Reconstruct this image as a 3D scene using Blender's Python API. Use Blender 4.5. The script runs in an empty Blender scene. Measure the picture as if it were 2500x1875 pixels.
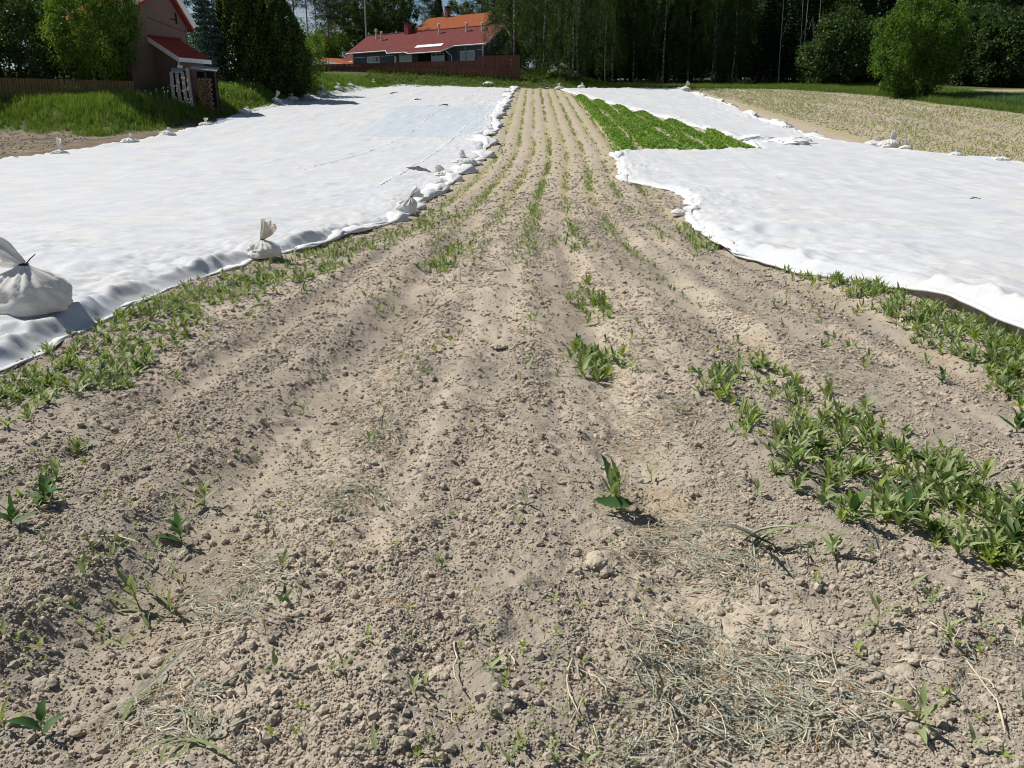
import bpy, bmesh, math, random
import numpy as np
from mathutils import Vector, Matrix, Euler

random.seed(7)
RNG = np.random.default_rng(11)
SC = bpy.context.scene
COL = SC.collection
rad = math.radians

# ------------------------------------------------------------------ camera
CAM_H, PITCH, YAW, FPX = 1.6, 17.5, 1.4, 1950.0          # FPX: focal length in pixels of a 2500 px wide picture
cam_d = bpy.data.cameras.new('camera')
cam_d.sensor_width = 36.0
cam_d.lens = FPX / 2500.0 * 36.0
cam_d.clip_start, cam_d.clip_end = 0.05, 3000.0
cam = bpy.data.objects.new('camera', cam_d)
COL.objects.link(cam)
cam.location = (0, 0, CAM_H)
cam.rotation_euler = (rad(90 - PITCH), 0, rad(YAW))
SC.camera = cam

# ------------------------------------------------------------------ light
SUN_AZ = (-0.91, 0.41)            # horizontal direction towards the sun
SUN_EL = 50.0
sl = math.hypot(*SUN_AZ)
SUN = Vector((SUN_AZ[0] / sl * math.cos(rad(SUN_EL)), SUN_AZ[1] / sl * math.cos(rad(SUN_EL)), math.sin(rad(SUN_EL))))
sun_d = bpy.data.lights.new('sun', 'SUN')
sun_d.energy = 5.0
sun_d.angle = rad(0.5)
sun_d.color = (1.0, 0.955, 0.88)
sun = bpy.data.objects.new('sun', sun_d)
COL.objects.link(sun)
sun.rotation_euler = SUN.to_track_quat('Z', 'Y').to_euler()
sun.location = (-40, 10, 60)

W = bpy.data.worlds.new('World')
SC.world = W
W.use_nodes = True
nt = W.node_tree
nt.nodes.clear()
wo = nt.nodes.new('ShaderNodeOutputWorld')
bg = nt.nodes.new('ShaderNodeBackground')
sky = nt.nodes.new('ShaderNodeTexSky')
sky.sky_type = 'NISHITA'
sky.sun_disc = False
sky.sun_elevation = rad(SUN_EL)
sky.sun_rotation = math.atan2(SUN.x, SUN.y)
sky.dust_density = 0.1
sky.ozone_density = 3.0
tc = nt.nodes.new('ShaderNodeTexCoord')
cl = nt.nodes.new('ShaderNodeTexNoise')
cl.inputs['Scale'].default_value = 3.2
cl.inputs['Detail'].default_value = 7
cl.inputs['Roughness'].default_value = 0.6
cr = nt.nodes.new('ShaderNodeValToRGB')
cr.color_ramp.elements[0].position = 0.54
cr.color_ramp.elements[1].position = 0.74
cmix = nt.nodes.new('ShaderNodeMix')
cmix.data_type = 'RGBA'
cmix.inputs['B'].default_value = (7.5, 7.8, 8.2, 1)
nt.links.new(tc.outputs['Generated'], cl.inputs['Vector'])
nt.links.new(cl.outputs['Fac'], cr.inputs['Fac'])
nt.links.new(cr.outputs['Color'], cmix.inputs['Factor'])
nt.links.new(sky.outputs['Color'], cmix.inputs['A'])
nt.links.new(cmix.outputs['Result'], bg.inputs['Color'])
bg.inputs['Strength'].default_value = 0.05
nt.links.new(bg.outputs['Background'], wo.inputs['Surface'])

vs = SC.view_settings
vs.view_transform = 'Standard'
vs.look = 'None'
vs.exposure = 0.36
vs.gamma = 1.0
vs.use_curve_mapping = False
SC.cycles.use_denoising = True
SC.cycles.filter_width = 1.05
SC.cycles.max_bounces = 6
SC.cycles.diffuse_bounces = 3
SC.cycles.transmission_bounces = 4
SC.cycles.glossy_bounces = 2

# ------------------------------------------------------------------ numbers: noise, terrain, pixels to ground
def _h(ix, iy, s):
    v = np.sin(ix * 127.1 + iy * 311.7 + s * 74.7) * 43758.5453
    return v - np.floor(v)

def vnoise(x, y, s=0):
    x = np.asarray(x, float); y = np.asarray(y, float)
    ix, iy = np.floor(x), np.floor(y)
    fx, fy = x - ix, y - iy
    fx = fx * fx * (3 - 2 * fx); fy = fy * fy * (3 - 2 * fy)
    a = _h(ix, iy, s) * (1 - fx) + _h(ix + 1, iy, s) * fx
    b = _h(ix, iy + 1, s) * (1 - fx) + _h(ix + 1, iy + 1, s) * fx
    return a * (1 - fy) + b * fy

def fbm(x, y, o=4, s=0, g=0.5):
    t, a, n = 0.0, 1.0, 0.0
    for i in range(o):
        t = t + a * vnoise(x, y, s + i * 3.1); n += a
        x = x * 2.03 + 5.1; y = y * 2.03 + 1.7; a *= g
    return t / n

def lnoise(x, y, s=0):            # straight-sided value noise: facets with sharp creases, like crumpled cloth
    ix, iy = np.floor(x), np.floor(y)
    fx, fy = x - ix, y - iy
    a, b, c, d = _h(ix, iy, s), _h(ix + 1, iy, s), _h(ix, iy + 1, s), _h(ix + 1, iy + 1, s)
    up = fx + fy > 1
    return np.where(up, d + (c - d) * (1 - fx) + (b - d) * (1 - fy), a + (b - a) * fx + (c - a) * fy)

def ridged(x, y, o=3, s=0):
    t, a, n = 0.0, 1.0, 0.0
    for i in range(o):
        t = t + a * (1 - np.abs(2 * vnoise(x, y, s + i * 3.1) - 1)); n += a
        x = x * 2.1 + 5.1; y = y * 2.1 + 1.7; a *= 0.5
    return t / n

def sstep(a, b, x):
    t = np.clip((x - a) / (b - a), 0, 1)
    return t * t * (3 - 2 * t)

_py = np.array([-60, -20, 0, 2, 5.3, 10.8, 18, 25, 32, 37, 46, 60, 80, 112, 135, 170, 230, 320, 900])
_pz = np.array([1.2, .35, .06, .02, -.18, -.31, -.48, -.50, -.36, -.12, .52, 1.86, 3.8, 6.9, 9.0, 11.6, 14, 15, 15])
_ty = np.arange(-60, 900, 0.25)
_tz = np.interp(_ty, _py, _pz)
_k = np.exp(-0.5 * (np.arange(-24, 25) * 0.25 / 1.8) ** 2); _k /= _k.sum()
_tz2 = np.convolve(np.pad(_tz, 24, 'edge'), _k, 'valid')
_bl = sstep(4, 14, _ty)
_tz = _tz * (1 - _bl) + _tz2 * _bl

def prof(y):
    return np.interp(y, _ty, _tz)

def left_edge_x(y):
    return np.interp(y, [40, 54, 64, 81, 110, 120], [-27, -27.0, -25.6, -23.8, -21.5, -20.5])

def d_left(x, y):                 # metres into the left verge (positive inside)
    return np.minimum(left_edge_x(y) - x, (y - (54 + 0.33 * np.maximum(0, -28 - x))) * 0.9)

def d_far(x, y):                  # metres behind the end of the field
    ye = np.interp(x, [-30, -22, -2, 4, 25, 33, 39, 42], [118, 118.5, 117, 114.5, 114, 112, 101, 66])
    return y - ye

def d_right(x, y):
    return x - np.interp(y, [40, 66, 100, 112], [46, 42, 39, 33])

def bank(x, y):
    a = 1.75 * sstep(0, 5.0, d_left(x, y))
    b = 2.0 * sstep(0, 6.5, d_far(x, y)) * (1 - sstep(2, 12, x))
    return np.maximum(a * (1 - sstep(105, 118, y) * 0.4), b)

def base(x, y):
    return prof(y) + bank(x, y)

FUR = [(-3.75, .05, .30), (-2.55, .06, .22), (-1.42, .165, .36), (.60, .12, .30), (1.95, .09, .28), (3.55, .08, .30)]

def row_shift(y):
    return 1.0 * sstep(18, 50, y)

def beds(x, y):
    x = np.asarray(x, float); y = np.asarray(y, float)
    wob = (fbm(y * .5, x * .05, 2, 4) - .5) * .16
    xs = x - row_shift(y) + wob
    z = 0.0
    nearw = 1 - sstep(14, 30, y)
    for c, d, w in FUR:
        v = .75 + .5 * vnoise(y * .8, c * 3.0, 21)
        z = z - d * v * np.exp(-((xs - c) / w) ** 2)
    z = z * nearw
    rows = -.06 * (0.5 + 0.5 * np.cos(xs / .92 * 2 * np.pi)) ** 3
    z = z - .014 * (1 + np.cos((xs + .25) / .46 * 2 * np.pi)) * nearw * sstep(-3.9, -3.5, xs) * (1 - sstep(3.6, 4.0, xs)) * (.4 + vnoise(xs * 2.2, y * .25, 24))
    strip = sstep(-4.4, -3.8, xs) * (1 - sstep(4.2, 4.8, xs))
    z = z + rows * sstep(14, 30, y) * strip
    return z

def micro(x, y):
    r = np.hypot(x, y)
    xs = np.asarray(x) - row_shift(y)
    a = sstep(-4.8, -4.2, xs) * (1 - sstep(4.6, 5.2, xs)) + .5 * sstep(21.5, 22.5, x)
    a = np.maximum(a, (1 - sstep(3.4, 3.9, y)) * (1 - sstep(8, 9, np.abs(x))))
    z = (fbm(x * 2.2, y * 2.2, 3, 31) - .5) * .07
    lump = np.maximum(0, fbm(x * 9, y * 9, 2, 37) - .52) * .09
    z = z + lump * (1 - .6 * sstep(5, 20, r))
    cl = fbm(x * 24, y * 24, 3, 41, .6)
    z = z + (cl - .5) * .021 * (1 - sstep(5, 12, r))
    cr_ = np.abs(vnoise(x * 75, y * 75, 43) - .5) * 2
    z = z + cr_ * .007 * (1 - sstep(2.5, 5, r))
    return z * a

def ground(x, y):
    return base(x, y) + beds(x, y) + micro(x, y)

_cy, _sy = math.cos(rad(YAW)), math.sin(rad(YAW))
_cp, _sp = math.cos(rad(PITCH)), math.sin(rad(PITCH))
FWD = np.array([-_sy * _cp, _cy * _cp, -_sp]); RGT = np.array([_cy, _sy, 0.0]); UPV = np.cross(RGT, FWD)

def ray(px, py):
    px = np.atleast_1d(np.asarray(px, float)); py = np.atleast_1d(np.asarray(py, float))
    d = FWD[None] * FPX + RGT[None] * (px - 1250)[:, None] + UPV[None] * (937.5 - py)[:, None]
    return d / np.linalg.norm(d, axis=1)[:, None]

def gps(px, py):                  # where the sight line through a pixel meets the ground
    d = ray(px, py)
    n = len(d)
    t0 = np.full(n, 0.8); hit = np.zeros(n, bool); lo = t0.copy(); hi = np.full(n, 400.0)
    t = t0.copy()
    for i in range(215):
        t2 = t * 1.03
        p = d * t2[:, None]
        below = (p[:, 2] + CAM_H) < base(p[:, 0], p[:, 1])
        new = below & ~hit
        lo[new] = t[new]; hi[new] = t2[new] * 1.12; hit |= below
        t = t2
        if hit.all(): break
    for i in range(20):
        m = (lo + hi) / 2
        p = d * m[:, None]
        b = (p[:, 2] + CAM_H) < base(p[:, 0], p[:, 1]) + beds(p[:, 0], p[:, 1])
        hi = np.where(b, m, hi); lo = np.where(b, lo, m)
    p = d * hi[:, None]
    return p[:, 0], p[:, 1]

def gp(px, py):
    x, y = gps([px], [py])
    return float(x[0]), float(y[0])

def at(px, py, y):                # the point of a sight line at distance y along the rows
    d = ray(px, py)[0]
    t = y / d[1]
    return Vector((d[0] * t, y, CAM_H + d[2] * t))

def gz(x, y):
    return float(ground(np.array([x]), np.array([y]))[0])

# ------------------------------------------------------------------ objects
def props(o, label=None, cat=None, group=None, kind=None):
    if label: o['label'] = label
    if cat: o['category'] = cat
    if group: o['group'] = group
    if kind: o['kind'] = kind
    return o

def link(o, parent=None):
    COL.objects.link(o)
    if parent is not None: o.parent = parent
    return o

def thing(name, loc, label, cat, group=None, rz=0.0):
    o = bpy.data.objects.new(name, None)
    o.empty_display_size = 0.2
    o.location = loc
    o.rotation_euler = (0, 0, rz)
    link(o)
    return props(o, label, cat, group)

def mesh_np(name, v, f, m=None, smooth=False):
    me = bpy.data.meshes.new(name)
    v = np.asarray(v, np.float32); f = np.asarray(f, np.int32)
    k = f.shape[1]
    me.vertices.add(len(v)); me.vertices.foreach_set('co', v.ravel())
    me.loops.add(f.size); me.loops.foreach_set('vertex_index', f.ravel())
    me.polygons.add(len(f))
    me.polygons.foreach_set('loop_start', np.arange(0, f.size, k, dtype=np.int32))
    me.polygons.foreach_set('loop_total', np.full(len(f), k, np.int32))
    if smooth: me.polygons.foreach_set('use_smooth', np.ones(len(f), bool))
    me.update(calc_edges=True)
    me.validate()
    if m: me.materials.append(m)
    return me

def obj(name, me, parent=None, loc=None, rot=None, scl=None):
    o = bpy.data.objects.new(name, me)
    if loc is not None: o.location = loc
    if rot is not None: o.rotation_euler = rot
    if scl is not None: o.scale = scl if hasattr(scl, '__len__') else (scl,) * 3
    return link(o, parent)

class MB:                         # collects boxes, prisms and tubes into one mesh
    def __init__(s): s.v = []; s.f = []
    def poly(s, pts, faces):
        b = len(s.v); s.v += [tuple(p) for p in pts]; s.f += [tuple(b + i for i in f) for f in faces]; return s
    def box(s, lo, hi):
        x0, y0, z0 = lo; x1, y1, z1 = hi
        return s.poly([(x0, y0, z0), (x1, y0, z0), (x1, y1, z0), (x0, y1, z0), (x0, y0, z1), (x1, y0, z1), (x1, y1, z1), (x0, y1, z1)],
                      [(0, 3, 2, 1), (4, 5, 6, 7), (0, 1, 5, 4), (1, 2, 6, 5), (2, 3, 7, 6), (3, 0, 4, 7)])
    def slab(s, quad, t):         # a quad given thickness t along its normal, downwards
        q = [Vector(p) for p in quad]
        n = (q[1] - q[0]).cross(q[3] - q[0]).normalized() * t
        return s.poly(q + [p - n for p in q], [(0, 1, 2, 3), (7, 6, 5, 4), (0, 4, 5, 1), (1, 5, 6, 2), (2, 6, 7, 3), (3, 7, 4, 0)])
    def tube(s, pts, rs, n=6, cap=True):
        pts = [Vector(p) for p in pts]
        b = len(s.v)
        for i, p in enumerate(pts):
            d = (pts[min(i + 1, len(pts) - 1)] - pts[max(i - 1, 0)]).normalized()
            u = d.cross(Vector((0, 0, 1)) if abs(d.z) < .95 else Vector((1, 0, 0))).normalized()
            w = d.cross(u)
            r = rs[i] if hasattr(rs, '__len__') else rs
            for k in range(n):
                a = 2 * math.pi * k / n
                s.v.append(tuple(p + u * (math.cos(a) * r) + w * (math.sin(a) * r)))
        for i in range(len(pts) - 1):
            for k in range(n):
                s.f.append((b + i * n + k, b + i * n + (k + 1) % n, b + (i + 1) * n + (k + 1) % n, b + (i + 1) * n + k))
        if cap:
            s.f.append(tuple(b + k for k in range(n))[::-1])
            s.f.append(tuple(b + (len(pts) - 1) * n + k for k in range(n)))
        return s
    def mesh(s, name, m=None, smooth=False):
        me = bpy.data.meshes.new(name)
        me.from_pydata(s.v, [], s.f)
        me.update()
        if m: me.materials.append(m)
        if smooth:
            for p in me.polygons: p.use_smooth = True
        return me
    def build(s, name, m, parent=None, smooth=False, loc=None, rot=None):
        return obj(name, s.mesh(name, m, smooth), parent, loc, rot)

def copy_tree(o, parent=None):
    c = o.copy()
    COL.objects.link(c)
    c.parent = parent
    for ch in list(o.children):
        copy_tree(ch, c)
    return c

# ------------------------------------------------------------------ materials
def new_mat(name):
    m = bpy.data.materials.new(name)
    m.use_nodes = True
    t = m.node_tree
    t.nodes.clear()
    out = t.nodes.new('ShaderNodeOutputMaterial')
    return m, t, out

def N(t, kind, **kw):
    n = t.nodes.new(kind)
    for k, v in kw.items():
        if k in n.inputs: n.inputs[k].default_value = v
        else: setattr(n, k, v)
    return n

def ramp(t, fac, stops):
    r = t.nodes.new('ShaderNodeValToRGB')
    e = r.color_ramp.elements
    while len(e) < len(stops): e.new(0.5)
    for i, (p, c) in enumerate(stops):
        e[i].position = p; e[i].color = (*c, 1)
    t.links.new(fac, r.inputs['Fac'])
    return r.outputs['Color']

def mixc(t, fac, a, b, mode='MIX'):
    m = t.nodes.new('ShaderNodeMix'); m.data_type = 'RGBA'; m.blend_type = mode
    for s, v in (('Factor', fac), ('A', a), ('B', b)):
        if isinstance(v, (int, float)): m.inputs[s].default_value = v
        elif isinstance(v, tuple): m.inputs[s].default_value = (*v, 1)
        else: t.links.new(v, m.inputs[s])
    return m.outputs['Result']

def plain(name, c1, c2=None, scale=3.0, rough=.8, bump=0.0, bscale=None, spec=.3, stretch=(1, 1, 1), metallic=0.0):
    m, t, out = new_mat(name)
    b = N(t, 'ShaderNodeBsdfPrincipled', Roughness=rough, Metallic=metallic)
    b.inputs['Specular IOR Level'].default_value = spec
    t.links.new(b.outputs['BSDF'], out.inputs['Surface'])
    g = N(t, 'ShaderNodeTexCoord')
    mp = N(t, 'ShaderNodeMapping'); mp.inputs['Scale'].default_value = stretch
    t.links.new(g.outputs['Object'], mp.inputs['Vector'])
    n = N(t, 'ShaderNodeTexNoise', Scale=scale, Detail=6, Roughness=.6)
    t.links.new(mp.outputs['Vector'], n.inputs['Vector'])
    c2 = c2 or tuple(x * .75 for x in c1)
    t.links.new(ramp(t, n.outputs['Fac'], [(.3, c1), (.7, c2)]), b.inputs['Base Color'])
    if bump:
        n2 = N(t, 'ShaderNodeTexNoise', Scale=bscale or scale * 4, Detail=5)
        t.links.new(mp.outputs['Vector'], n2.inputs['Vector'])
        bp = N(t, 'ShaderNodeBump', Strength=bump, Distance=.02)
        t.links.new(n2.outputs['Fac'], bp.inputs['Height'])
        t.links.new(bp.outputs['Normal'], b.inputs['Normal'])
    return m

def leafmat(name, stops, transl=.35, rough=.6, spec=.18, obj_rand=.35):
    """Foliage: colour differs from leaf to leaf and from plant to plant; light shines through."""
    m, t, out = new_mat(name)
    g = N(t, 'ShaderNodeNewGeometry')
    oi = N(t, 'ShaderNodeObjectInfo')
    mx = N(t, 'ShaderNodeMix')
    mx.inputs['Factor'].default_value = obj_rand
    t.links.new(g.outputs['Random Per Island'], mx.inputs['A'])
    t.links.new(oi.outputs['Random'], mx.inputs['B'])
    col = ramp(t, mx.outputs['Result'], stops)
    b = N(t, 'ShaderNodeBsdfPrincipled', Roughness=rough)
    b.inputs['Specular IOR Level'].default_value = spec
    t.links.new(col, b.inputs['Base Color'])
    tr = N(t, 'ShaderNodeBsdfTranslucent')
    t.links.new(mixc(t, 1.0, col, (1.15, 1.25, .55), 'MULTIPLY'), tr.inputs['Color'])
    ms = N(t, 'ShaderNodeMixShader'); ms.inputs[0].default_value = transl
    t.links.new(b.outputs['BSDF'], ms.inputs[1]); t.links.new(tr.outputs['BSDF'], ms.inputs[2])
    t.links.new(ms.outputs['Shader'], out.inputs['Surface'])
    return m

def soil_mat(name, on_ground):
    m, t, out = new_mat(name)
    b = N(t, 'ShaderNodeBsdfPrincipled', Roughness=.95)
    b.inputs['Specular IOR Level'].default_value = .12
    t.links.new(b.outputs['BSDF'], out.inputs['Surface'])
    g = N(t, 'ShaderNodeNewGeometry')
    n1 = N(t, 'ShaderNodeTexNoise', Scale=.9, Detail=5, Roughness=.6)
    n2 = N(t, 'ShaderNodeTexNoise', Scale=22.0, Detail=5, Roughness=.65)
    for n in (n1, n2): t.links.new(g.outputs['Position'], n.inputs['Vector'])
    c = ramp(t, n1.outputs['Fac'], [(.32, (.33, .288, .232)), (.52, (.39, .328, .248)), (.70, (.43, .35, .255))])
    c = mixc(t, .55, c, ramp(t, n2.outputs['Fac'], [(.3, (.27, .24, .20)), (.55, (.39, .332, .265)), (.75, (.50, .425, .335))]))
    if not on_ground:
        oi = N(t, 'ShaderNodeObjectInfo')
        c = mixc(t, .45, c, ramp(t, oi.outputs['Random'], [(0, (.29, .265, .22)), (.5, (.40, .345, .275)), (1, (.52, .445, .35))]))
    else:
        for an, stops, sc in (('straw', [(.3, (.25, .18, .11)), (.7, (.30, .26, .19))], 60.0), ('grass', [(.3, (.045, .07, .02)), (.7, (.10, .11, .04))], 1.5),
                              ('damp_shade', [(.3, (.19, .17, .145)), (.7, (.26, .225, .18))], 14.0), ('yellow', [(.35, (.38, .315, .19)), (.65, (.27, .26, .12))], 3.0), ('loam', [(.3, (.095, .075, .055)), (.6, (.17, .135, .095)), (.75, (.27, .22, .14))], 1.1), ('litter', [(.3, (.028, .024, .016)), (.7, (.05, .045, .022))], 2.0)):
            a = N(t, 'ShaderNodeAttribute', attribute_name=an)
            nn = N(t, 'ShaderNodeTexNoise', Scale=sc, Detail=5)
            t.links.new(g.outputs['Position'], nn.inputs['Vector'])
            c = mixc(t, a.outputs['Fac'], c, ramp(t, nn.outputs['Fac'], stops))
    t.links.new(c, b.inputs['Base Color'])
    n3 = N(t, 'ShaderNodeTexNoise', Scale=160.0, Detail=4, Roughness=.7)
    n4 = N(t, 'ShaderNodeTexVoronoi', Scale=85.0)
    for n in (n3, n4): t.links.new(g.outputs['Position'], n.inputs['Vector'])
    ad = N(t, 'ShaderNodeMath', operation='SUBTRACT')
    t.links.new(n3.outputs['Fac'], ad.inputs[0]); t.links.new(n4.outputs['Distance'], ad.inputs[1])
    bp = N(t, 'ShaderNodeBump', Strength=.55, Distance=.008)
    t.links.new(ad.outputs[0], bp.inputs['Height'])
    t.links.new(bp.outputs['Normal'], b.inputs['Normal'])
    return m

def cloth_mat(name, c1, c2, transl=.22, fine=260.0, dirt=None, dscale=3.2, dpow=.5):
    m, t, out = new_mat(name)
    g = N(t, 'ShaderNodeNewGeometry')
    n1 = N(t, 'ShaderNodeTexNoise', Scale=.55, Detail=4, Roughness=.55)
    mp = N(t, 'ShaderNodeMapping'); mp.inputs['Scale'].default_value = (1, 2.2, 1)
    mp.inputs['Rotation'].default_value = (0, 0, rad(20))
    t.links.new(g.outputs['Position'], mp.inputs['Vector'])
    t.links.new(mp.outputs['Vector'], n1.inputs['Vector'])
    c = ramp(t, n1.outputs['Fac'], [(.38, c1), (.64, c2)])
    n0 = N(t, 'ShaderNodeTexNoise', Scale=9.0, Detail=6, Roughness=.7)
    mp2 = N(t, 'ShaderNodeMapping'); mp2.inputs['Scale'].default_value = (1, 3.5, 1)
    mp2.inputs['Rotation'].default_value = (0, 0, rad(-35))
    t.links.new(g.outputs['Position'], mp2.inputs['Vector']); t.links.new(mp2.outputs['Vector'], n0.inputs['Vector'])
    c = mixc(t, .30, c, ramp(t, n0.outputs['Fac'], [(.35, tuple(x * .74 for x in c1)), (.6, (.76, .76, .78))]))
    if dirt:
        nd = N(t, 'ShaderNodeTexNoise', Scale=dscale, Detail=7, Roughness=.65)
        t.links.new(mp2.outputs['Vector'] if dscale < 2 else g.outputs['Position'], nd.inputs['Vector'])
        f = ramp(t, nd.outputs['Fac'], [(.5, (0, 0, 0)), (.72, (dpow, dpow, dpow))])
        c = mixc(t, f, c, dirt)
    b = N(t, 'ShaderNodeBsdfPrincipled', Roughness=.75)
    b.inputs['Specular IOR Level'].default_value = .25
    b.inputs['Sheen Weight'].default_value = .1
    t.links.new(c, b.inputs['Base Color'])
    n2 = N(t, 'ShaderNodeTexNoise', Scale=fine * .2, Detail=4, Roughness=.7)
    t.links.new(mp2.outputs['Vector'], n2.inputs['Vector'])
    bp = N(t, 'ShaderNodeBump', Strength=.35, Distance=.012)
    t.links.new(n2.outputs['Fac'], bp.inputs['Height'])
    n5 = N(t, 'ShaderNodeTexNoise', Scale=1.7, Detail=5, Roughness=.55)
    n5.noise_type = 'RIDGED_MULTIFRACTAL'
    mp3 = N(t, 'ShaderNodeMapping'); mp3.inputs['Scale'].default_value = (1.3, 1.7, 1)
    mp3.inputs['Rotation'].default_value = (0, 0, rad(-12))
    t.links.new(g.outputs['Position'], mp3.inputs['Vector']); t.links.new(mp3.outputs['Vector'], n5.inputs['Vector'])
    bp2 = N(t, 'ShaderNodeBump', Strength=.45, Distance=.016)
    t.links.new(n5.outputs['Fac'], bp2.inputs['Height']); t.links.new(bp.outputs['Normal'], bp2.inputs['Normal'])
    t.links.new(bp2.outputs['Normal'], b.inputs['Normal'])
    tr = N(t, 'ShaderNodeBsdfTranslucent'); t.links.new(c, tr.inputs['Color'])
    ms = N(t, 'ShaderNodeMixShader'); ms.inputs[0].default_value = transl
    t.links.new(b.outputs['BSDF'], ms.inputs[1]); t.links.new(tr.outputs['BSDF'], ms.inputs[2])
    t.links.new(ms.outputs['Shader'], out.inputs['Surface'])
    return m

M = {}
M['soil'] = soil_mat('soil', True)
M['crumb'] = soil_mat('soil_crumb', False)
M['fleece'] = cloth_mat('fleece', (.57, .61, .67), (.68, .675, .66), dirt=(.56, .53, .46), dscale=.8, dpow=.45)
M['fleece_single'] = cloth_mat('fleece_single_layer', (.49, .56, .64), (.54, .60, .665))
M['fleece_hem'] = cloth_mat('fleece_hem', (.70, .71, .72), (.75, .74, .71), transl=.15)
M['sack'] = cloth_mat('sack_weave', (.76, .75, .71), (.82, .81, .79), transl=.28, fine=700.0, dirt=(.50, .38, .25))
M['sack_tail'] = cloth_mat('sack_tail', (.66, .58, .45), (.78, .74, .66), transl=.3, fine=500.0, dirt=(.42, .27, .13))
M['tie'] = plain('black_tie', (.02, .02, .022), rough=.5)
M['weed'] = leafmat('weed_leaf', [(0, (.15, .20, .07)), (.5, (.23, .285, .12)), (.85, (.33, .37, .20)), (1, (.42, .40, .22))], transl=.26, rough=.5)
M['weed_young'] = leafmat('weed_young_leaf', [(0, (.15, .22, .04)), (.5, (.24, .32, .06)), (1, (.32, .36, .10))], transl=.3)
M['weed_dark'] = leafmat('weed_dark_leaf', [(0, (.045, .10, .03)), (1, (.08, .16, .05))], transl=.25)
M['stem'] = plain('weed_stem', (.20, .22, .09), (.30, .17, .10), rough=.6)
M['blade'] = leafmat('grass_blade', [(0, (.12, .16, .06)), (.5, (.19, .23, .10)), (.8, (.28, .30, .16)), (1, (.42, .36, .20))], transl=.25, rough=.7, spec=.2)
M['grass'] = leafmat('verge_grass', [(0, (.06, .115, .02)), (.45, (.105, .18, .035)), (.8, (.17, .23, .05)), (1, (.30, .29, .11))], transl=.4)
M['cereal'] = leafmat('cereal_blade', [(0, (.06, .13, .05)), (1, (.14, .22, .10))], transl=.35)
M['crop'] = leafmat('crop_leaf', rough=.65, spec=.2, stops=[(0, (.11, .20, .035)), (.5, (.19, .32, .06)), (1, (.29, .39, .10))], transl=.35)
M['straw'] = plain('straw', (.60, .54, .42), (.42, .35, .24), scale=14, rough=.6)
M['straw_orange'] = plain('rotting_straw', (.46, .25, .10), (.30, .19, .10), scale=30, rough=.9)
M['deadleaf'] = plain('dead_leaf', (.36, .36, .30), (.22, .235, .175), scale=20, rough=.9)
# ------------------------------------------------------------------ edges of the fleece covers, read off the photograph
def edge_fn(pts):                 # pixel polyline -> x as a function of y on the ground
    p = np.array(pts, float)
    x, y = gps(p[:, 0], p[:, 1])
    o = np.argsort(y)
    return x[o], y[o]

def q(pts):                       # coordinates read off a 2212 px wide view
    return [(a * 2500 / 2212, b * 2500 / 2212) for a, b in pts]

LC_R = edge_fn(q([(0, 803), (80, 765), (165, 722), (270, 668), (390, 622), (520, 572), (640, 541), (760, 506), (830, 490), (880, 462), (905, 440), (950, 415),
                  (980, 388), (1012, 364), (1046, 342), (1050, 318), (1038, 300), (1072, 282), (1068, 258), (1088, 232), (1098, 212), (1108, 198)]))
LC_L = edge_fn(q([(0, 350), (130, 332), (280, 310), (360, 296), (445, 270), (530, 243), (600, 222), (660, 207), (700, 197), (745, 187)]))
LC_END = edge_fn(q([(745, 184), (850, 183), (950, 184), (1050, 189), (1108, 195)]))
RC_R = edge_fn([(2500, 402), (2331, 384), (2170, 368), (1990, 338), (1850, 292), (1760, 250), (1672, 224)])
RC_LA = edge_fn([(2500, 853), (2330, 770), (2150, 702), (1945, 672), (1797, 633), (1700, 560), (1672, 526), (1690, 497), (1640, 464), (1520, 443), (1505, 395), (1508, 374)])
RC_LB = edge_fn([(1858, 369), (1830, 350), (1750, 325), (1640, 295), (1520, 262), (1440, 240), (1395, 228), (1362, 218)])


# ------------------------------------------------------------------ ground: one sheet from the camera's feet past the forest
def grid_faces(nr, nc, wrap=False):
    i = np.arange(nr - 1)[:, None]; j = np.arange(nc - (0 if wrap else 1))[None]
    j2 = (j + 1) % nc
    return np.stack([i * nc + j, i * nc + j2, (i + 1) * nc + j2, (i + 1) * nc + j], -1).reshape(-1, 4)

def add_attr(me, name, vals):
    a = me.attributes.new(name, 'FLOAT', 'POINT')
    a.data.foreach_set('value', np.asarray(vals, np.float32))

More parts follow.
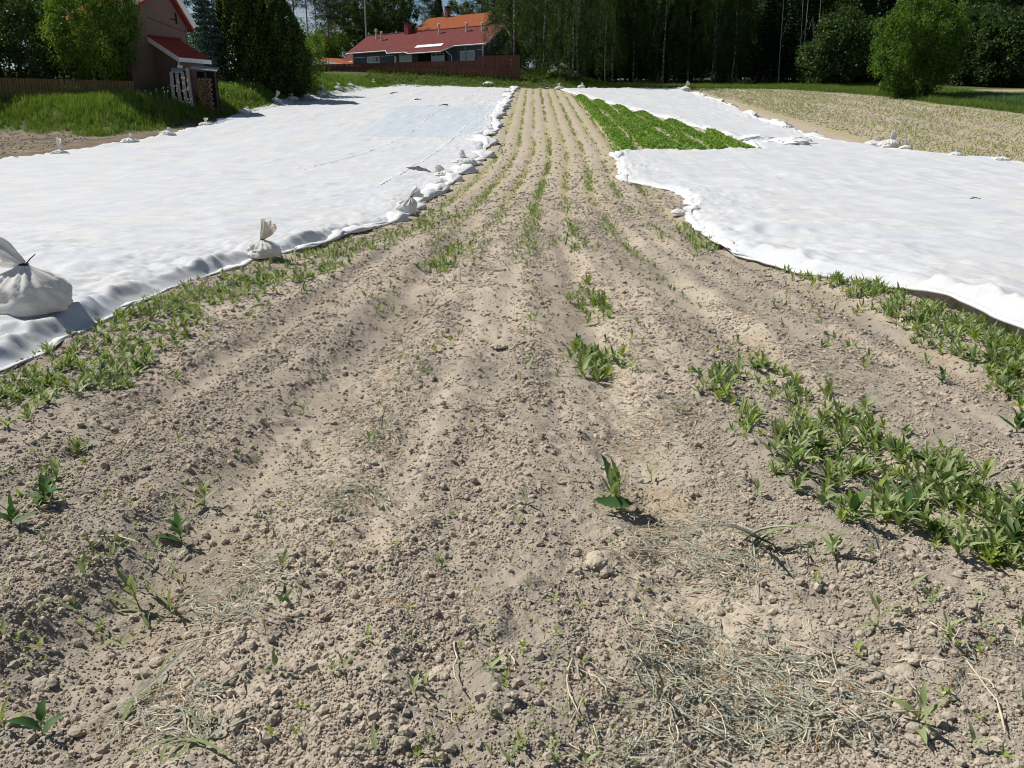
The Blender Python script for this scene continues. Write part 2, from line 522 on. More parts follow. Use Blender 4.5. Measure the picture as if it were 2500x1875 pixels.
def build_ground():
    r = [0.35]
    while r[-1] < 700:
        q = r[-1]
        k = .03 if q < 1.1 else .0052 if q < 7 else .0085 if q < 150 else .03
        r.append(q * (1 + k))
    r = np.array(r)
    th = np.concatenate([np.linspace(-180, -46, 46, endpoint=False), np.linspace(-46, 46, 520, endpoint=False), np.linspace(46, 180, 46, endpoint=False)])
    th = np.radians(th)
    R, T = np.meshgrid(r, th, indexing='ij')
    X = R * np.sin(T); Y = R * np.cos(T)
    x, y = X.ravel(), Y.ravel()
    z = ground(x, y)
    v = np.stack([x, y, z], 1)
    f = grid_faces(len(r), len(th), True)
    # close the small hole under the camera
    c = len(v)
    v = np.vstack([v, [[0, 0, gz(0, 0)]]])
    me = bpy.data.meshes.new('field')
    tri = np.array([[i, (i + 1) % len(th), c, c] for i in range(len(th))])
    me = mesh_np('field', v, f[:, ::-1], M['soil'], True)
    gm = np.maximum.reduce([sstep(-.2, .7, d_left(x, y) + (fbm(x * .6, y * .6, 3, 5) - .5) * 2.0), sstep(-.3, 1.0, d_far(x, y) + (fbm(x * .5, y * .5, 3, 6) - .5) * 2.0), sstep(-.2, .8, d_right(x, y) + (fbm(x * .5, y * .5, 3, 7) - .5) * 2.2)])
    xs = x - row_shift(y)
    st = np.zeros_like(x)
    for cc, d, w in FUR[1:]:
        st = np.maximum(st, np.exp(-((xs - cc - .04) / .20) ** 2))
    st = st * sstep(.50, .64, fbm(x * 1.5, y * 1.1, 4, 8)) * (1 - sstep(9, 16, y)) * .75
    dm = sstep(.45, .62, fbm(x * .7 + 3, y * .5, 4, 9)) * .42 + .5 * (1 - sstep(-2.0, -.6, x)) * (1 - sstep(4.5, 11.0, y)) * (x > -6)  # random moist patches, plus the left bed's slope shade painted into the soil colour
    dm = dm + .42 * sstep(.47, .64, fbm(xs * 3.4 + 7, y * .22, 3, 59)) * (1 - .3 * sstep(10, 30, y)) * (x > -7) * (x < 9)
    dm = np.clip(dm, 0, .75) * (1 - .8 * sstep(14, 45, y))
    yl = sstep(12, 35, y) * sstep(.42, .6, fbm(xs * 2.2, y * .12, 3, 10)) * .85 * (1 - gm)
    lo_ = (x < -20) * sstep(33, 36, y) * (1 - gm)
    yl = yl * .35 + .95 * sstep(12, 35, y) * sstep(.55, .95, .5 + .5 * np.cos((xs + .1 * fbm(y * .3, xs * .3, 2, 13)) / .92 * 2 * np.pi)) * sstep(.28, .50, fbm(np.floor((xs + .46) / .92) * 7.7, y * .12, 3, 14))
    yl = np.clip(yl, 0, 1) * (xs > -4.6) * (xs < 6) * (1 - gm)
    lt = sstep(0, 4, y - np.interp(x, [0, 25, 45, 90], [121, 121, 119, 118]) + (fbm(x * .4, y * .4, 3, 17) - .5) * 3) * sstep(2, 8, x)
    sb = (x > 46) * sstep(96, 99, y) * (1 - sstep(110, 113, y))
    gm = gm * (1 - sb * .85)
    yl = np.maximum(yl, .75 * (x > np.interp(y, RC_R[1], RC_R[0])) * (x > 20) * sstep(.26, .55, fbm(x * 1.4, y * .15, 3, 12)) * (1 - gm))
    yl = np.maximum(yl, sb * .6)
    app = lambda a: np.append(a, 0.0)
    for nme, a in (('grass', gm), ('straw', st), ('damp_shade', dm), ('yellow', yl), ('litter', lt), ('loam', lo_)):
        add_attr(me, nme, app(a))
    o = obj('field', me)
    props(o, kind='structure', label='dry furrowed field of pale brown soil rising to the forest')
    return o
build_ground()

# ------------------------------------------------------------------ scattering of what nobody could count
LIB = {}
def library(key, meshes):
    c = bpy.data.collections.new('source_' + key)
    for i, me in enumerate(meshes):
        c.objects.link(bpy.data.objects.new('%s_%02d' % (key, i), me))
    g = bpy.data.node_groups.new('scatter_' + key, 'GeometryNodeTree')
    g.interface.new_socket('Geometry', in_out='INPUT', socket_type='NodeSocketGeometry')
    g.interface.new_socket('Geometry', in_out='OUTPUT', socket_type='NodeSocketGeometry')
    gi, go = g.nodes.new('NodeGroupInput'), g.nodes.new('NodeGroupOutput')
    ci = g.nodes.new('GeometryNodeCollectionInfo'); ci.inputs['Collection'].default_value = c
    ci.inputs['Separate Children'].default_value = True; ci.inputs['Reset Children'].default_value = True
    ip = g.nodes.new('GeometryNodeInstanceOnPoints'); ip.inputs['Pick Instance'].default_value = True
    def na(n, t):
        a = g.nodes.new('GeometryNodeInputNamedAttribute'); a.data_type = t; a.inputs['Name'].default_value = n
        return a.outputs['Attribute']
    er = g.nodes.new('FunctionNodeEulerToRotation')
    g.links.new(na('turn', 'FLOAT_VECTOR'), er.inputs[0])
    g.links.new(gi.outputs[0], ip.inputs['Points'])
    g.links.new(ci.outputs[0], ip.inputs['Instance'])
    g.links.new(na('pick', 'INT'), ip.inputs['Instance Index'])
    g.links.new(er.outputs[0], ip.inputs['Rotation'])
    g.links.new(na('size', 'FLOAT_VECTOR'), ip.inputs['Scale'])
    g.links.new(ip.outputs[0], go.inputs[0])
    LIB[key] = (g, len(meshes))

def scatter(name, key, p, turn, size, label, cat):
    g, n = LIB[key]
    me = bpy.data.meshes.new(name)
    k = len(p)
    me.vertices.add(k); me.vertices.foreach_set('co', np.asarray(p, np.float32).ravel())
    size = np.asarray(size, float)
    if size.ndim == 1: size = np.repeat(size[:, None], 3, 1)
    a = me.attributes.new('turn', 'FLOAT_VECTOR', 'POINT'); a.data.foreach_set('vector', np.asarray(turn, np.float32).ravel())
    a = me.attributes.new('size', 'FLOAT_VECTOR', 'POINT'); a.data.foreach_set('vector', size.astype(np.float32).ravel())
    a = me.attributes.new('pick', 'INT', 'POINT'); a.data.foreach_set('value', RNG.integers(0, n, k).astype(np.int32))
    o = obj(name, me)
    md = o.modifiers.new('scatter', 'NODES'); md.node_group = g
    return props(o, label, cat, kind='stuff')

def clod_mesh(name, seed, sub, rough=.35, flat=.7):
    bm = bmesh.new()
    bmesh.ops.create_icosphere(bm, subdivisions=sub, radius=1)
    rs = random.Random(seed)
    ax = [Vector((rs.gauss(0, 1), rs.gauss(0, 1), rs.gauss(0, 1))).normalized() for _ in range(9)]
    am = [rs.uniform(-rough, rough * .8) for _ in ax]
    st = Vector((rs.uniform(.8, 1.3), rs.uniform(.75, 1.1), flat * rs.uniform(.8, 1.2)))
    for vv in bm.verts:
        d = vv.co.normalized()
        q = 1 + sum(a * max(0, d.dot(b)) ** 3 for a, b in zip(am, ax)) + (rs.uniform(-.09, .09) if sub < 3 else .32 * (float(fbm(d.x * 3.1 + seed, d.y * 3.1 + d.z * 2.7, 3, seed % 50)) - .5) + .16 * (float(vnoise(d.x * 9 + seed, d.y * 9 + d.z * 8, 5)) - .5) + rs.uniform(-.05, .05))
        vv.co = Vector((d.x * st.x, d.y * st.y, d.z * st.z)) * q
    me = bpy.data.meshes.new(name)
    bm.to_mesh(me); bm.free()
    me.materials.append(M['crumb'])
    return me

library('crumb', [clod_mesh('crumb', 100 + i, 1, .4, .8) for i in range(8)])
CLODS = [clod_mesh('clod', 200 + i, 2, .45, .72) for i in range(8)]

def crumbs():
    n = 480000
    r = np.exp(RNG.uniform(math.log(1.25), math.log(40), n)); th = np.radians(RNG.uniform(-54, 54, n))
    x, y = r * np.sin(th), r * np.cos(th)
    dens = .30 + .95 * sstep(.38, .60, fbm(x * 3.2, y * 3.2, 4, 51)) * (.5 + .6 * sstep(.35, .6, fbm(x * .8, y * .8, 3, 57)))
    xs = x - row_shift(y)
    dens = dens * (.42 + 1.0 * sstep(.34, .60, fbm(xs * 3.2, y * .28, 3, 58)))
    lim = (x > np.interp(y, LC_R[1], LC_R[0]) - .15) & (x < np.where(y < RC_LA[1][-1], np.interp(y, RC_LA[1], RC_LA[0]) + .7 + 4 * (y < 4.5), 5.8)) & (x > -6)
    for cc, d, w in FUR[1:]:
        dens = dens * (1 - .45 * np.exp(-((xs - cc) / .22) ** 2))
    dens = dens * (1 - .85 * sstep(12, 38, r))
    k = lim & (RNG.random(n) < dens)
    x, y, r = x[k], y[k], r[k]
    n = len(x)
    s = (.0021 + .00058 * r) * (1 + RNG.pareto(2.4, n) * .62)
    s = np.minimum(s, .016 + .0014 * r)
    z = ground(x, y) + s * .25
    turn = np.stack([RNG.uniform(-.6, .6, n), RNG.uniform(-.6, .6, n), RNG.uniform(0, 6.28, n)], 1)
    scatter('soil_crumbs', 'crumb', np.stack([x, y, z], 1), turn, s, 'loose dry soil crumbs over the furrowed field', 'soil')
crumbs()

def far_crumbs():
    n = 26000
    x = np.concatenate([RNG.uniform(21, 48, n), RNG.uniform(-45, -21, n // 3), RNG.uniform(-3, 6, n // 9)])
    y = np.concatenate([np.exp(RNG.uniform(math.log(30), math.log(114), n)), RNG.uniform(36, 95, n // 3), RNG.uniform(22, 60, n // 9)])
    xs = x - row_shift(y)
    k = (d_right(x, y) < .3) & (d_left(x, y) < .2) & (d_far(x, y) < 0) & (RNG.random(len(x)) < (.25 + fbm(x * .7, y * .3, 3, 52)) * np.where(np.abs(x) < 10, 1 - sstep(28, 60, y), 1))
    k &= ((x > 20) & (x > np.interp(y, RC_R[1], RC_R[0]) + .35)) | (x < np.interp(y, [36, 50, 64, 81, 110], [-29, -28.2, -26.2, -24.6, -22.4])) | ((x > -1.9) & (xs < 4.2))
    x, y = x[k], y[k]; n = len(x)
    s = RNG.uniform(.02, .06, n) * (.8 + .012 * y)
    scatter('far_soil_crumbs', 'crumb', np.stack([x, y, ground(x, y) + s * .1], 1), np.stack([RNG.uniform(-.6, .6, n), RNG.uniform(-.6, .6, n), RNG.uniform(0, 6.28, n)], 1), s, 'clods on the bare soil beyond both covers and up the strip', 'soil')
far_crumbs()

def lumpy(seed):
    """a crumbly lump: smaller clods baked together"""
    rs = random.Random(seed)
    bm = bmesh.new()
    for i in range(17):
        me = clod_mesh('piece', seed + i, 2 if i else 3, .5, .75)
        a = rs.uniform(0, 6.28); d = rs.uniform(.3, .85) if i else 0
        q_ = rs.uniform(.22, .46) if i else .5
        me.transform(Matrix.Translation((math.cos(a) * d, math.sin(a) * d * .75, rs.uniform(-.1, .28) * (1 - d * .5))) @ Matrix.Rotation(rs.uniform(0, 6), 4, 'Z') @ Matrix.Scale(q_, 4))
        bm.from_mesh(me); bpy.data.meshes.remove(me)
    me = bpy.data.meshes.new('clod'); bm.to_mesh(me); bm.free()
    me.materials.append(M['crumb'])
    return me

def place_clods():
    k = 0
    n = 900
    r = np.exp(RNG.uniform(math.log(1.6), math.log(9), n)); th = np.radians(RNG.uniform(-36, 36, n))
    x, y = r * np.sin(th), r * np.cos(th)
    w = fbm(x * 2.5, y * 2.5, 3, 61)
    for i in np.argsort(-w):
        if not (-3.6 < x[i] < 4.2) or k >= 170: continue
        s = random.uniform(.009, .019) + .0016 * r[i]
        o = obj('clod', CLODS[k % 8], None, (x[i], y[i], gz(x[i], y[i]) + s * .3), (random.uniform(-.4, .4), random.uniform(-.4, .4), random.uniform(0, 6.3)), s)
        zone = 'left bed' if x[i] < -1.4 else 'middle bed' if x[i] < .6 else 'bed right of the jagged-leaved weed'
        dist = 'nearest the viewer' if y[i] < 2.6 else 'a few steps ahead' if y[i] < 4.5 else 'farther up'
        props(o, 'small dry clod on the %s, %s' % (zone, dist), 'clod', 'small clods on the %s, %s' % (zone, dist))
        k += 1
    for px, py, s, lab in ((1455, 1385, .075, 'large crumbly clod with straw on top beside the jagged-leaved weed'),
                           (2205, 1660, .055, 'left half of the pale twin clod in the lower right corner area'), (2255, 1630, .052, 'right half of the pale twin clod in the lower right corner area'),
                           (1075, 1650, .048, 'pale flat clod near the bottom middle of the field'), (110, 1690, .040, 'round grey clod near the lower left corner'),
                           (2235, 1795, .060, 'smooth pale stone-like clod behind the lone seedling at lower right'), (430, 1790, .045, 'dark moist clod under flattened grass blades at lower left'),
                           (1128, 845, .06, 'dark rough clod on the middle bed crest'), (1215, 855, .06, 'pale clod just right of the dark one on the middle crest'),
                           (950, 1010, .05, 'smooth broad soil lump left of the middle bed'), (370, 835, .07, 'dark clod among the weeds by the left cover')):
        gx, gy = gp(px, py)
        o = obj('clod', lumpy(int(px + py)), None, (gx, gy, gz(gx, gy) - s * .02), (0, 0, random.uniform(0, 6)), (s * 1.15, s * 1.15, s * .85))
        props(o, lab, 'clod')
place_clods()

# ------------------------------------------------------------------ fleece covers
def cover_height(x, y, de, lift):
    far = sstep(20, 60, y)
    h = .05 + .10 * fbm(x * 1.1, y * .22, 3, 71) * (.5 + .8 * vnoise(x * .2, y * .12, 72))
    h = h + (fbm(x * .45, y * .7, 3, 73) - .5) * .16
    wr = ridged(x * 1.0 + y * .35 + 2 * fbm(x * .4, y * .4, 2, 75), y * 1.25 - x * .4, 4, 74)
    h = h + np.maximum(0, wr - .55) * .16 * sstep(.35, .65, fbm(x * .5, y * .35, 2, 76))
    n = 1 - sstep(10, 22, y)
    fine = ridged(x * 2.2 + y * 1.8, y * 5.0 - x * 2.2, 3, 77)
    h = h + np.maximum(0, fine - .45) * .10 * n * sstep(.35, .6, fbm(x * .9, y * .9, 2, 78))
    e = np.exp(-de / (.45 + .012 * y))
    wp = 2.2 * fbm(x * .9, y * .9, 2, 79)
    cr_ = ridged((x * .82 + y * .57) * 1.1 + wp, (y * .82 - x * .57) * (4.4 - 3.0 * far) + wp, 4, 80) ** 1.5
    h = h + e * np.maximum(0, cr_ - .30) * .30 * (.22 + .78 * far)
    cz = np.abs(vnoise(x * 3.4 + y * 1.1, y * 3.0 - x * 1.4, 82) - .5) * 2
    cz2 = np.abs(vnoise(x * 1.7 - y * 2.3, y * 1.2 + x * 1.9, 83) - .5) * 2
    h = h - (np.minimum(cz, .5) * .05 + np.minimum(cz2, .5) * .06) * (np.exp(-de / (.9 + .02 * y)) * .9 + .12) * (1 - .5 * far) + .035
    nw = (1 - .6 * far) * (np.exp(-de / (1.1 + .02 * y)) + .10)
    wx, wy = x + .35 * (vnoise(x * 1.3, y * 1.3, 60) - .5), y + .35 * (vnoise(x * 1.3, y * 1.3, 62) - .5)
    h = h + nw * ((lnoise(wx * 1.9 + wy * .9, wy * 2.3 - wx * 1.2, 63) - .4) * .09 + (lnoise(wx * 5.2 - wy * 2.0, wy * 4.6 + wx * 2.4, 64) - .5) * .07)
    edge = sstep(0, .22 + .003 * y, de)
    return .012 + lift * np.exp(-de / .8) + np.maximum(h, .02) * edge

def left_cover():
    g = [2.6]
    while g[-1] < 118: g.append(g[-1] * (1.0055 if g[-1] < 20 else 1.009) + .002)
    g = np.array(g); nr = len(g)
    u = np.linspace(0, 1, 230)
    U = 1 - (1 - u) ** 1.9                       # finer towards the right edge
    xr = np.interp(g, LC_R[1], LC_R[0]); xr[g < LC_R[1][0]] = LC_R[0][0] - .25 * (LC_R[1][0] - g[g < LC_R[1][0]])
    xr = xr + (fbm(g * .9, g * 0, 3, 85) - .5) * .35
    xl = np.interp(g, LC_L[1], LC_L[0]); xl[g < LC_L[1][0]] = LC_L[0][0] - .1
    xl = xl + (fbm(g * .4, g * 0 + 3, 3, 86) - .5) * .5
    X = xl[:, None] + (xr - xl)[:, None] * U[None]
    yend = np.interp(X, np.sort(LC_END[0]), LC_END[1][np.argsort(LC_END[0])]) + (fbm(X * .5, X * 0, 3, 88) - .5) * .8
    G = np.repeat(g[:, None], X.shape[1], 1)
    Y = np.where(G < 90, G, 90 + (G - 90) / (g[-1] - 90) * (yend - 90))
    de = np.minimum.reduce([xr[:, None] - X, X - xl[:, None], yend - Y, Y - g[0]])
    x, y = X.ravel(), Y.ravel()
    z = base(x, y) + beds(x, y) * .4 + cover_height(x, y, np.maximum(de.ravel(), 0), 0.0)
    # the far third is an older sheet tucked under: the panel between the seams is a single layer
    v = np.stack([x, y, z], 1)
    f = grid_faces(nr, X.shape[1])
    root = thing('fleece_cover', (float(xr[60]), float(g[60]), float(base(xr[60], g[60]))), 'wide white fleece crop cover left of the bare strip, weighted with sacks along its edges', 'crop cover')
    off = np.array(root.location)
    ctr = v[f].mean(1)
    pan = (ctr[:, 1] > 40) & (ctr[:, 0] > left_panel_x(ctr[:, 1])) & (ctr[:, 0] < xr.min() + 40) & (ctr[:, 0] < np.interp(ctr[:, 1], g, xr) - .9)
    me = mesh_np('sheet', v - off, f, M['fleece'], True)
    me.materials.append(M['fleece_single'])
    me.polygons.foreach_set('material_index', pan.astype(np.int32))
    sheet = obj('sheet', me, root)
    def H(xx, yy):
        return base(xx, yy) + beds(xx, yy) * .4 + cover_height(xx, yy, np.full_like(xx, 9.0), 0.0)
    # seams: raised joins that run over the sheet
    for pts, rr in ((q([(1010, 268), (985, 300), (960, 320), (900, 362), (820, 412)]), .035), (q([(970, 228), (925, 258), (890, 290), (840, 318), (760, 345), (660, 372)]), .03),
                    (q([(700, 218), (790, 226), (870, 232), (960, 232), (1060, 236)]), .06), (q([(1040, 300), (960, 302), (900, 306), (820, 308)]), .05),
                    (q([(1030, 205), (985, 226)]), .05), (q([(900, 203), (860, 222)]), .05)):
        p = np.array(pts); t = np.linspace(0, 1, 60) * (len(p) - 1)
        a = np.interp(t, range(len(p)), p[:, 0]); b = np.interp(t, range(len(p)), p[:, 1])
        sx, sy = gps(a, b)
        sx = sx + (fbm(sy * 1.5, sx, 2, 5) - .5) * .18
        dirx, diry = np.gradient(sx), np.gradient(sy)
        ln = np.hypot(dirx, diry) + 1e-6
        nx, ny = -diry / ln * rr * 1.6, dirx / ln * rr * 1.6
        rows = []
        for u, dz in ((-1, .004), (-.5, .020), (0, .026), (.5, .018), (1, .004)):
            wv = 1 + .5 * (vnoise(sy * 3, sx * 3 + u, 9) - .5)
            rows.append(np.stack([sx + nx * u * wv, sy + ny * u * wv, H(sx + nx * u, sy + ny * u) + dz], 1))
        vv = np.stack(rows, 1).reshape(-1, 3) - off
        obj('seam', mesh_np('seam', vv, grid_faces(60, 5), M['fleece_hem'], True), sheet)
    hem_tube('bunched_hem', xr, g, 3.2, 117, root, off, .055, 90, True)
    hem_tube('rolled_hem', xl, g, 40, 117, root, off, .045, 93, False)
    return root

def left_panel_x(y):
    a, b = gp(868 * 1.1302, 231 * 1.1302), gp(770 * 1.1302, 301 * 1.1302)
    return np.interp(y, [b[1], a[1]], [b[0], a[0]]) + (y > a[1]) * 99 + (y < b[1]) * 99

def hem_steps(a, b):
    ys = [a]
    while ys[-1] < b: ys.append(ys[-1] + .025 + .0055 * ys[-1])
    return np.array(ys)

def hem_tube(name, ex, ey, a, b, root, off, r0, seed, bunch):
    """Crumpled roll of cloth along an edge of a cover."""
    n = 22
    ys = hem_steps(a, b)
    xs = np.interp(ys, ey, ex) + (fbm(ys * 1.1, ys * 0 + 2, 3, seed + 8) - .5) * .22
    k = np.arange(n) / n * 2 * np.pi
    sc = .75 + .04 * np.minimum(ys, 60)
    far = sstep(8, 20, ys)
    rr = r0 * sc * (.35 + .65 * far) * (.20 + 1.6 * fbm(ys * 1.3, ys * 0, 3, seed) ** 2 + far * (1.3 * sstep(.60, .78, fbm(ys * .6, ys * 0 + 7, 2, seed + 1)) if bunch else 0))
    S, K = np.meshgrid(ys, k, indexing='ij')
    fq = 1 / (.30 + .012 * S)
    R = rr[:, None] * (1 + .95 * (ridged(np.cos(K) * 2.2 + S * fq * .6, np.sin(K) * 2.2 + S * fq * 1.5, 3, seed + 2) - .55) + .5 * (vnoise(np.cos(K) * 5 + S * fq * 2, np.sin(K) * 5, seed + 3) - .5))
    X = xs[:, None] + np.cos(K) * R * 1.9
    Z = base(xs, ys)[:, None] + .010 + np.maximum(np.sin(K), -.25) * R * .9 + rr[:, None] * .2
    Y = S + (fbm(np.cos(K) * 1.3, S * 1.7, 2, seed + 4) - .5) * .25
    v = np.stack([X.ravel(), Y.ravel(), Z.ravel()], 1) - np.array(off)
    obj(name, mesh_np(name, v, grid_faces(len(ys), n, True)[:, ::-1], M['fleece_hem'], True), root)

def right_cover():
    g = [3.6]
    while g[-1] < RC_LB[1][0]: g.append(g[-1] * 1.010 + .003)
    g[-1] = RC_LB[1][0]
    g = np.array(g)
    ya = g
    xla = np.interp(ya, RC_LA[1], RC_LA[0])
    m_ = ya < RC_LA[1][0]
    xla[m_] = RC_LA[0][0] + .35 * (RC_LA[1][0] - ya[m_])
    xla = xla + (fbm(ya * .8, ya * 0, 3, 185) - .5) * .25
    xra = np.interp(ya, RC_R[1], RC_R[0])
    f0 = (RC_LB[0][0] - xla[-1]) / (xra[-1] - xla[-1])
    xm = xla + (xra - xla) * f0
    yb = [ya[-1]]
    while yb[-1] < 114: yb.append(yb[-1] * 1.0085)
    yb = np.array(yb[1:])
    xlb = np.interp(yb, RC_LB[1], RC_LB[0]) + (fbm(yb * .35, yb * 0, 3, 187) - .5) * .5
    xrb = np.interp(yb, RC_R[1], RC_R[0]) + (fbm(yb * .35, yb * 0 + 9, 3, 188) - .5) * .4
    nb = 110; na_ = 130
    ua = np.linspace(0, 1, na_, endpoint=False) ** 1.5
    ub = np.linspace(0, 1, nb)
    XA = np.hstack([xla[:, None] + (xm - xla)[:, None] * ua[None], xm[:, None] + (xra - xm)[:, None] * ub[None]])
    XB = xlb[:, None] + (xrb - xlb)[:, None] * ub[None]
    YA = np.repeat(ya[:, None], XA.shape[1], 1); YB = np.repeat(yb[:, None], nb, 1)
    deA = np.minimum(XA - xla[:, None], xra[:, None] - XA)
    deA = np.where(np.arange(XA.shape[1])[None] < na_, np.minimum(deA, ya[-1] - YA), deA)
    deB = np.minimum.reduce([XB - xlb[:, None], xrb[:, None] - XB, yb[-1] - YB])
    deB = np.where(YB < ya[-1] + 1.0, np.minimum(deB, XB - xlb[:, None]), deB)
    lift = np.concatenate([np.repeat((.16 * (1 - sstep(8.6, 10.5, ya)) + .03 * (1 - sstep(14, 30, ya)))[:, None], XA.shape[1], 1).ravel(), np.zeros(XB.size)])
    x = np.concatenate([XA.ravel(), XB.ravel()]); y = np.concatenate([YA.ravel(), YB.ravel()]); de = np.concatenate([deA.ravel(), deB.ravel()])
    z = base(x, y) + beds(x, y) * .4 + cover_height(x, y, np.maximum(de, 0), lift)
    v = np.stack([x, y, z], 1)
    fa = grid_faces(len(ya), XA.shape[1])
    fb = grid_faces(len(yb), nb) + XA.size
    last = (len(ya) - 1) * XA.shape[1] + na_
    j = np.arange(nb - 1)
    fj = np.stack([last + j, last + j + 1, XA.size + j + 1, XA.size + j], 1)
    f = np.vstack([fa, fj, fb])
    root = thing('fleece_cover', (float(xla[70]), float(ya[70]), float(base(xla[70], ya[70]))), 'white fleece crop cover on the right, pulled back from a dense green crop patch', 'crop cover')
    off = np.array(root.location)
    obj('sheet', mesh_np('sheet', v - off, f, M['fleece'], True), root)
    # turned-under hem on the lifted front edge
    sel = (ya > 3.7) & (ya < 45.5)
    e = np.stack([xla[sel], ya[sel]], 1)
    zt = z[:XA.size].reshape(XA.shape)[:, 0][sel]
    drop = .035 + .02 * fbm(e[:, 1] * 2, e[:, 1] * 0, 2, 190)
    prof_ = [(0, 0), (-.018, -.4), (-.012, -.85), (.03, -1.0)]
    rows = []
    for dx, dz in prof_:
        rows.append(np.stack([e[:, 0] + dx, e[:, 1], zt + .002 + dz * drop], 1))
    vv = np.stack(rows, 1).reshape(-1, 3) - off
    obj('hem', mesh_np('hem', vv, grid_faces(len(e), 4), M['fleece_hem'], True), root)
    hem_tube('rolled_hem', xla + .05, ya, 12, 45, root, off, .045, 191, True)
    hem_tube('rolled_hem', xlb, yb, 47.5, 113, root, off, .04, 195, False)
    hem_tube('rolled_hem', np.concatenate([xra, xrb]), np.concatenate([ya, yb]), 35, 113, root, off, .045, 198, True)
    # folded bunch where the sheet is pulled back
    bx, by = gp(1890, 352)
    bm = clod_mesh('bunch', 77, 5, .9, .45)
    bm.materials.clear(); bm.materials.append(M['fleece_hem'])
    for vv in bm.vertices:
        c = vv.co.copy(); vv.co = c * (1 + .9 * (float(ridged(c.x * 1.6 + c.z, c.y * 3.2, 3, 15)) - .55))
    for p in bm.polygons: p.use_smooth = True
    obj('bunch', bm, root, (bx - off[0], by - off[1], gz(bx, by) + .05 - off[2]), (0, 0, .4), (.75, 1.5, .5))
    bx, by = gp(1835, 345)
    obj('bunch', bm, root, (bx - off[0], by - off[1], gz(bx, by) + .1 - off[2]), (0, 0, 1.4), (.5, .9, .4))
    return root

COVER_L = left_cover()
COVER_R = right_cover()
# ------------------------------------------------------------------ sacks that weigh the covers down
def sack_body(seed, R=1.0, H=1.3, n=64, lean=(0, 0)):
    t = np.linspace(0, 1, 30)
    hz = np.interp(t, [0, .08, .2, 1], [0, .0, .08, 1])
    rr = np.interp(t, [0, .07, .14, .3, .45, .6, .72, .84, .93, 1], [.02, .80, .93, 1.0, .98, .90, .74, .48, .22, .085])
    th = np.arange(n) / n * 2 * np.pi
    T, K = np.meshgrid(t, th, indexing='ij')
    pl = sstep(.42, .9, T)
    r = rr[:, None] * (1 + pl * (.16 * np.cos(K * 13 + 2.2 * np.sin(K * 2 + seed)) + .10 * np.cos(K * 21 + seed)) + .07 * np.cos(2 * K + seed) * (1 - pl) + .05 * np.cos(4 * K + 2 * seed) * (1 - pl) + .24 * (fbm(np.cos(K) * 1.3 + seed, np.sin(K) * 1.3 + T * 2.2, 3, seed) - .5) * 2 * (1 - pl * .6)
                       + .20 * (ridged(np.cos(K) * 2 + T * 1.5 + seed, np.sin(K) * 2 + T * 6.5, 3, seed + 3) - .5))
    z = hz[:, None] * H * (1 + 0 * K) + .10 * H * (fbm(np.cos(K) + 5, np.sin(K) + seed, 2, seed + 5) - .5) * np.sin(np.clip(T, 0, 1) * np.pi)
    x = np.cos(K) * r * R + lean[0] * hz[:, None] ** 2
    y = np.sin(K) * r * R * .9 + lean[1] * hz[:, None] ** 2
    return np.stack([x, y, z], -1)

def sack_tail(seed, neck, d, L, wide, n=44):
    d = Vector(d).normalized()
    t = np.linspace(0, 1, 14)
    th = np.arange(n) / n * 2 * np.pi
    side = d.cross(Vector((0.25, 1, 0.1))).normalized(); oth = d.cross(side)
    rings = []
    for i, s in enumerate(t):
        w = .085 + (wide - .085) * s ** .8
        h = .085 + (wide * .42 - .085) * s ** .9
        pl = 1 + .30 * np.cos(th * 7 + seed + s * 1.5) * min(1, s * 2 + .2) + .14 * np.cos(th * 12 + 2 * seed)
        c = Vector(neck) + d * (L * s) + Vector((0, 0, -.25 * L * s * s * (1 - abs(d.z)))) + side * (.06 * math.sin(s * 3 + seed))
        wob = (.10 * s * np.sin(th * 5 + seed))
        rings.append(np.array(c)[None] + np.outer(np.cos(th) * w * pl, np.array(side)) + np.outer(np.sin(th) * h * pl, np.array(oth)) + np.outer(wob * L * .9, np.array(d)))
    return np.stack(rings)

def make_sack(loc, s, label, seed, tail=(-.7, 0, .6), tlen=.9, twide=.42, rz=0, stick=True, H=1.25, group=None, lean=(0, 0), brown=False):
    root = thing('sack', loc, label, 'sack', group, rz)
    b = sack_body(seed, 1, H, lean=lean) * s
    obj('body', mesh_np('body', b.reshape(-1, 3), grid_faces(b.shape[0], b.shape[1], True), M['sack'], True), root)
    neck = np.array([lean[0], lean[1], H]) * s
    if tlen:
        tl = sack_tail(seed, neck / s, tail, tlen, twide) * s
        obj('tail', mesh_np('tail', tl.reshape(-1, 3), grid_faces(tl.shape[0], tl.shape[1], True), M['sack_tail'] if brown else M['sack'], True), root)
    if stick:
        mb = MB()
        th = np.arange(15) / 14 * 2 * math.pi
        mb.tube([(neck[0] + math.cos(a) * .10 * s, neck[1] + math.sin(a) * .10 * s, neck[2] + .012 * s * math.sin(3 * a)) for a in th], .028 * s, 6)
        mb.tube([tuple(neck + np.array([.08, -.05, 0]) * s), tuple(neck + np.array([.24, -.06, .16]) * s), tuple(neck + np.array([.40, -.06, .28]) * s)], [.018 * s, .016 * s, .012 * s], 5)
        mb.build('tie', M['tie'], root)
    return root

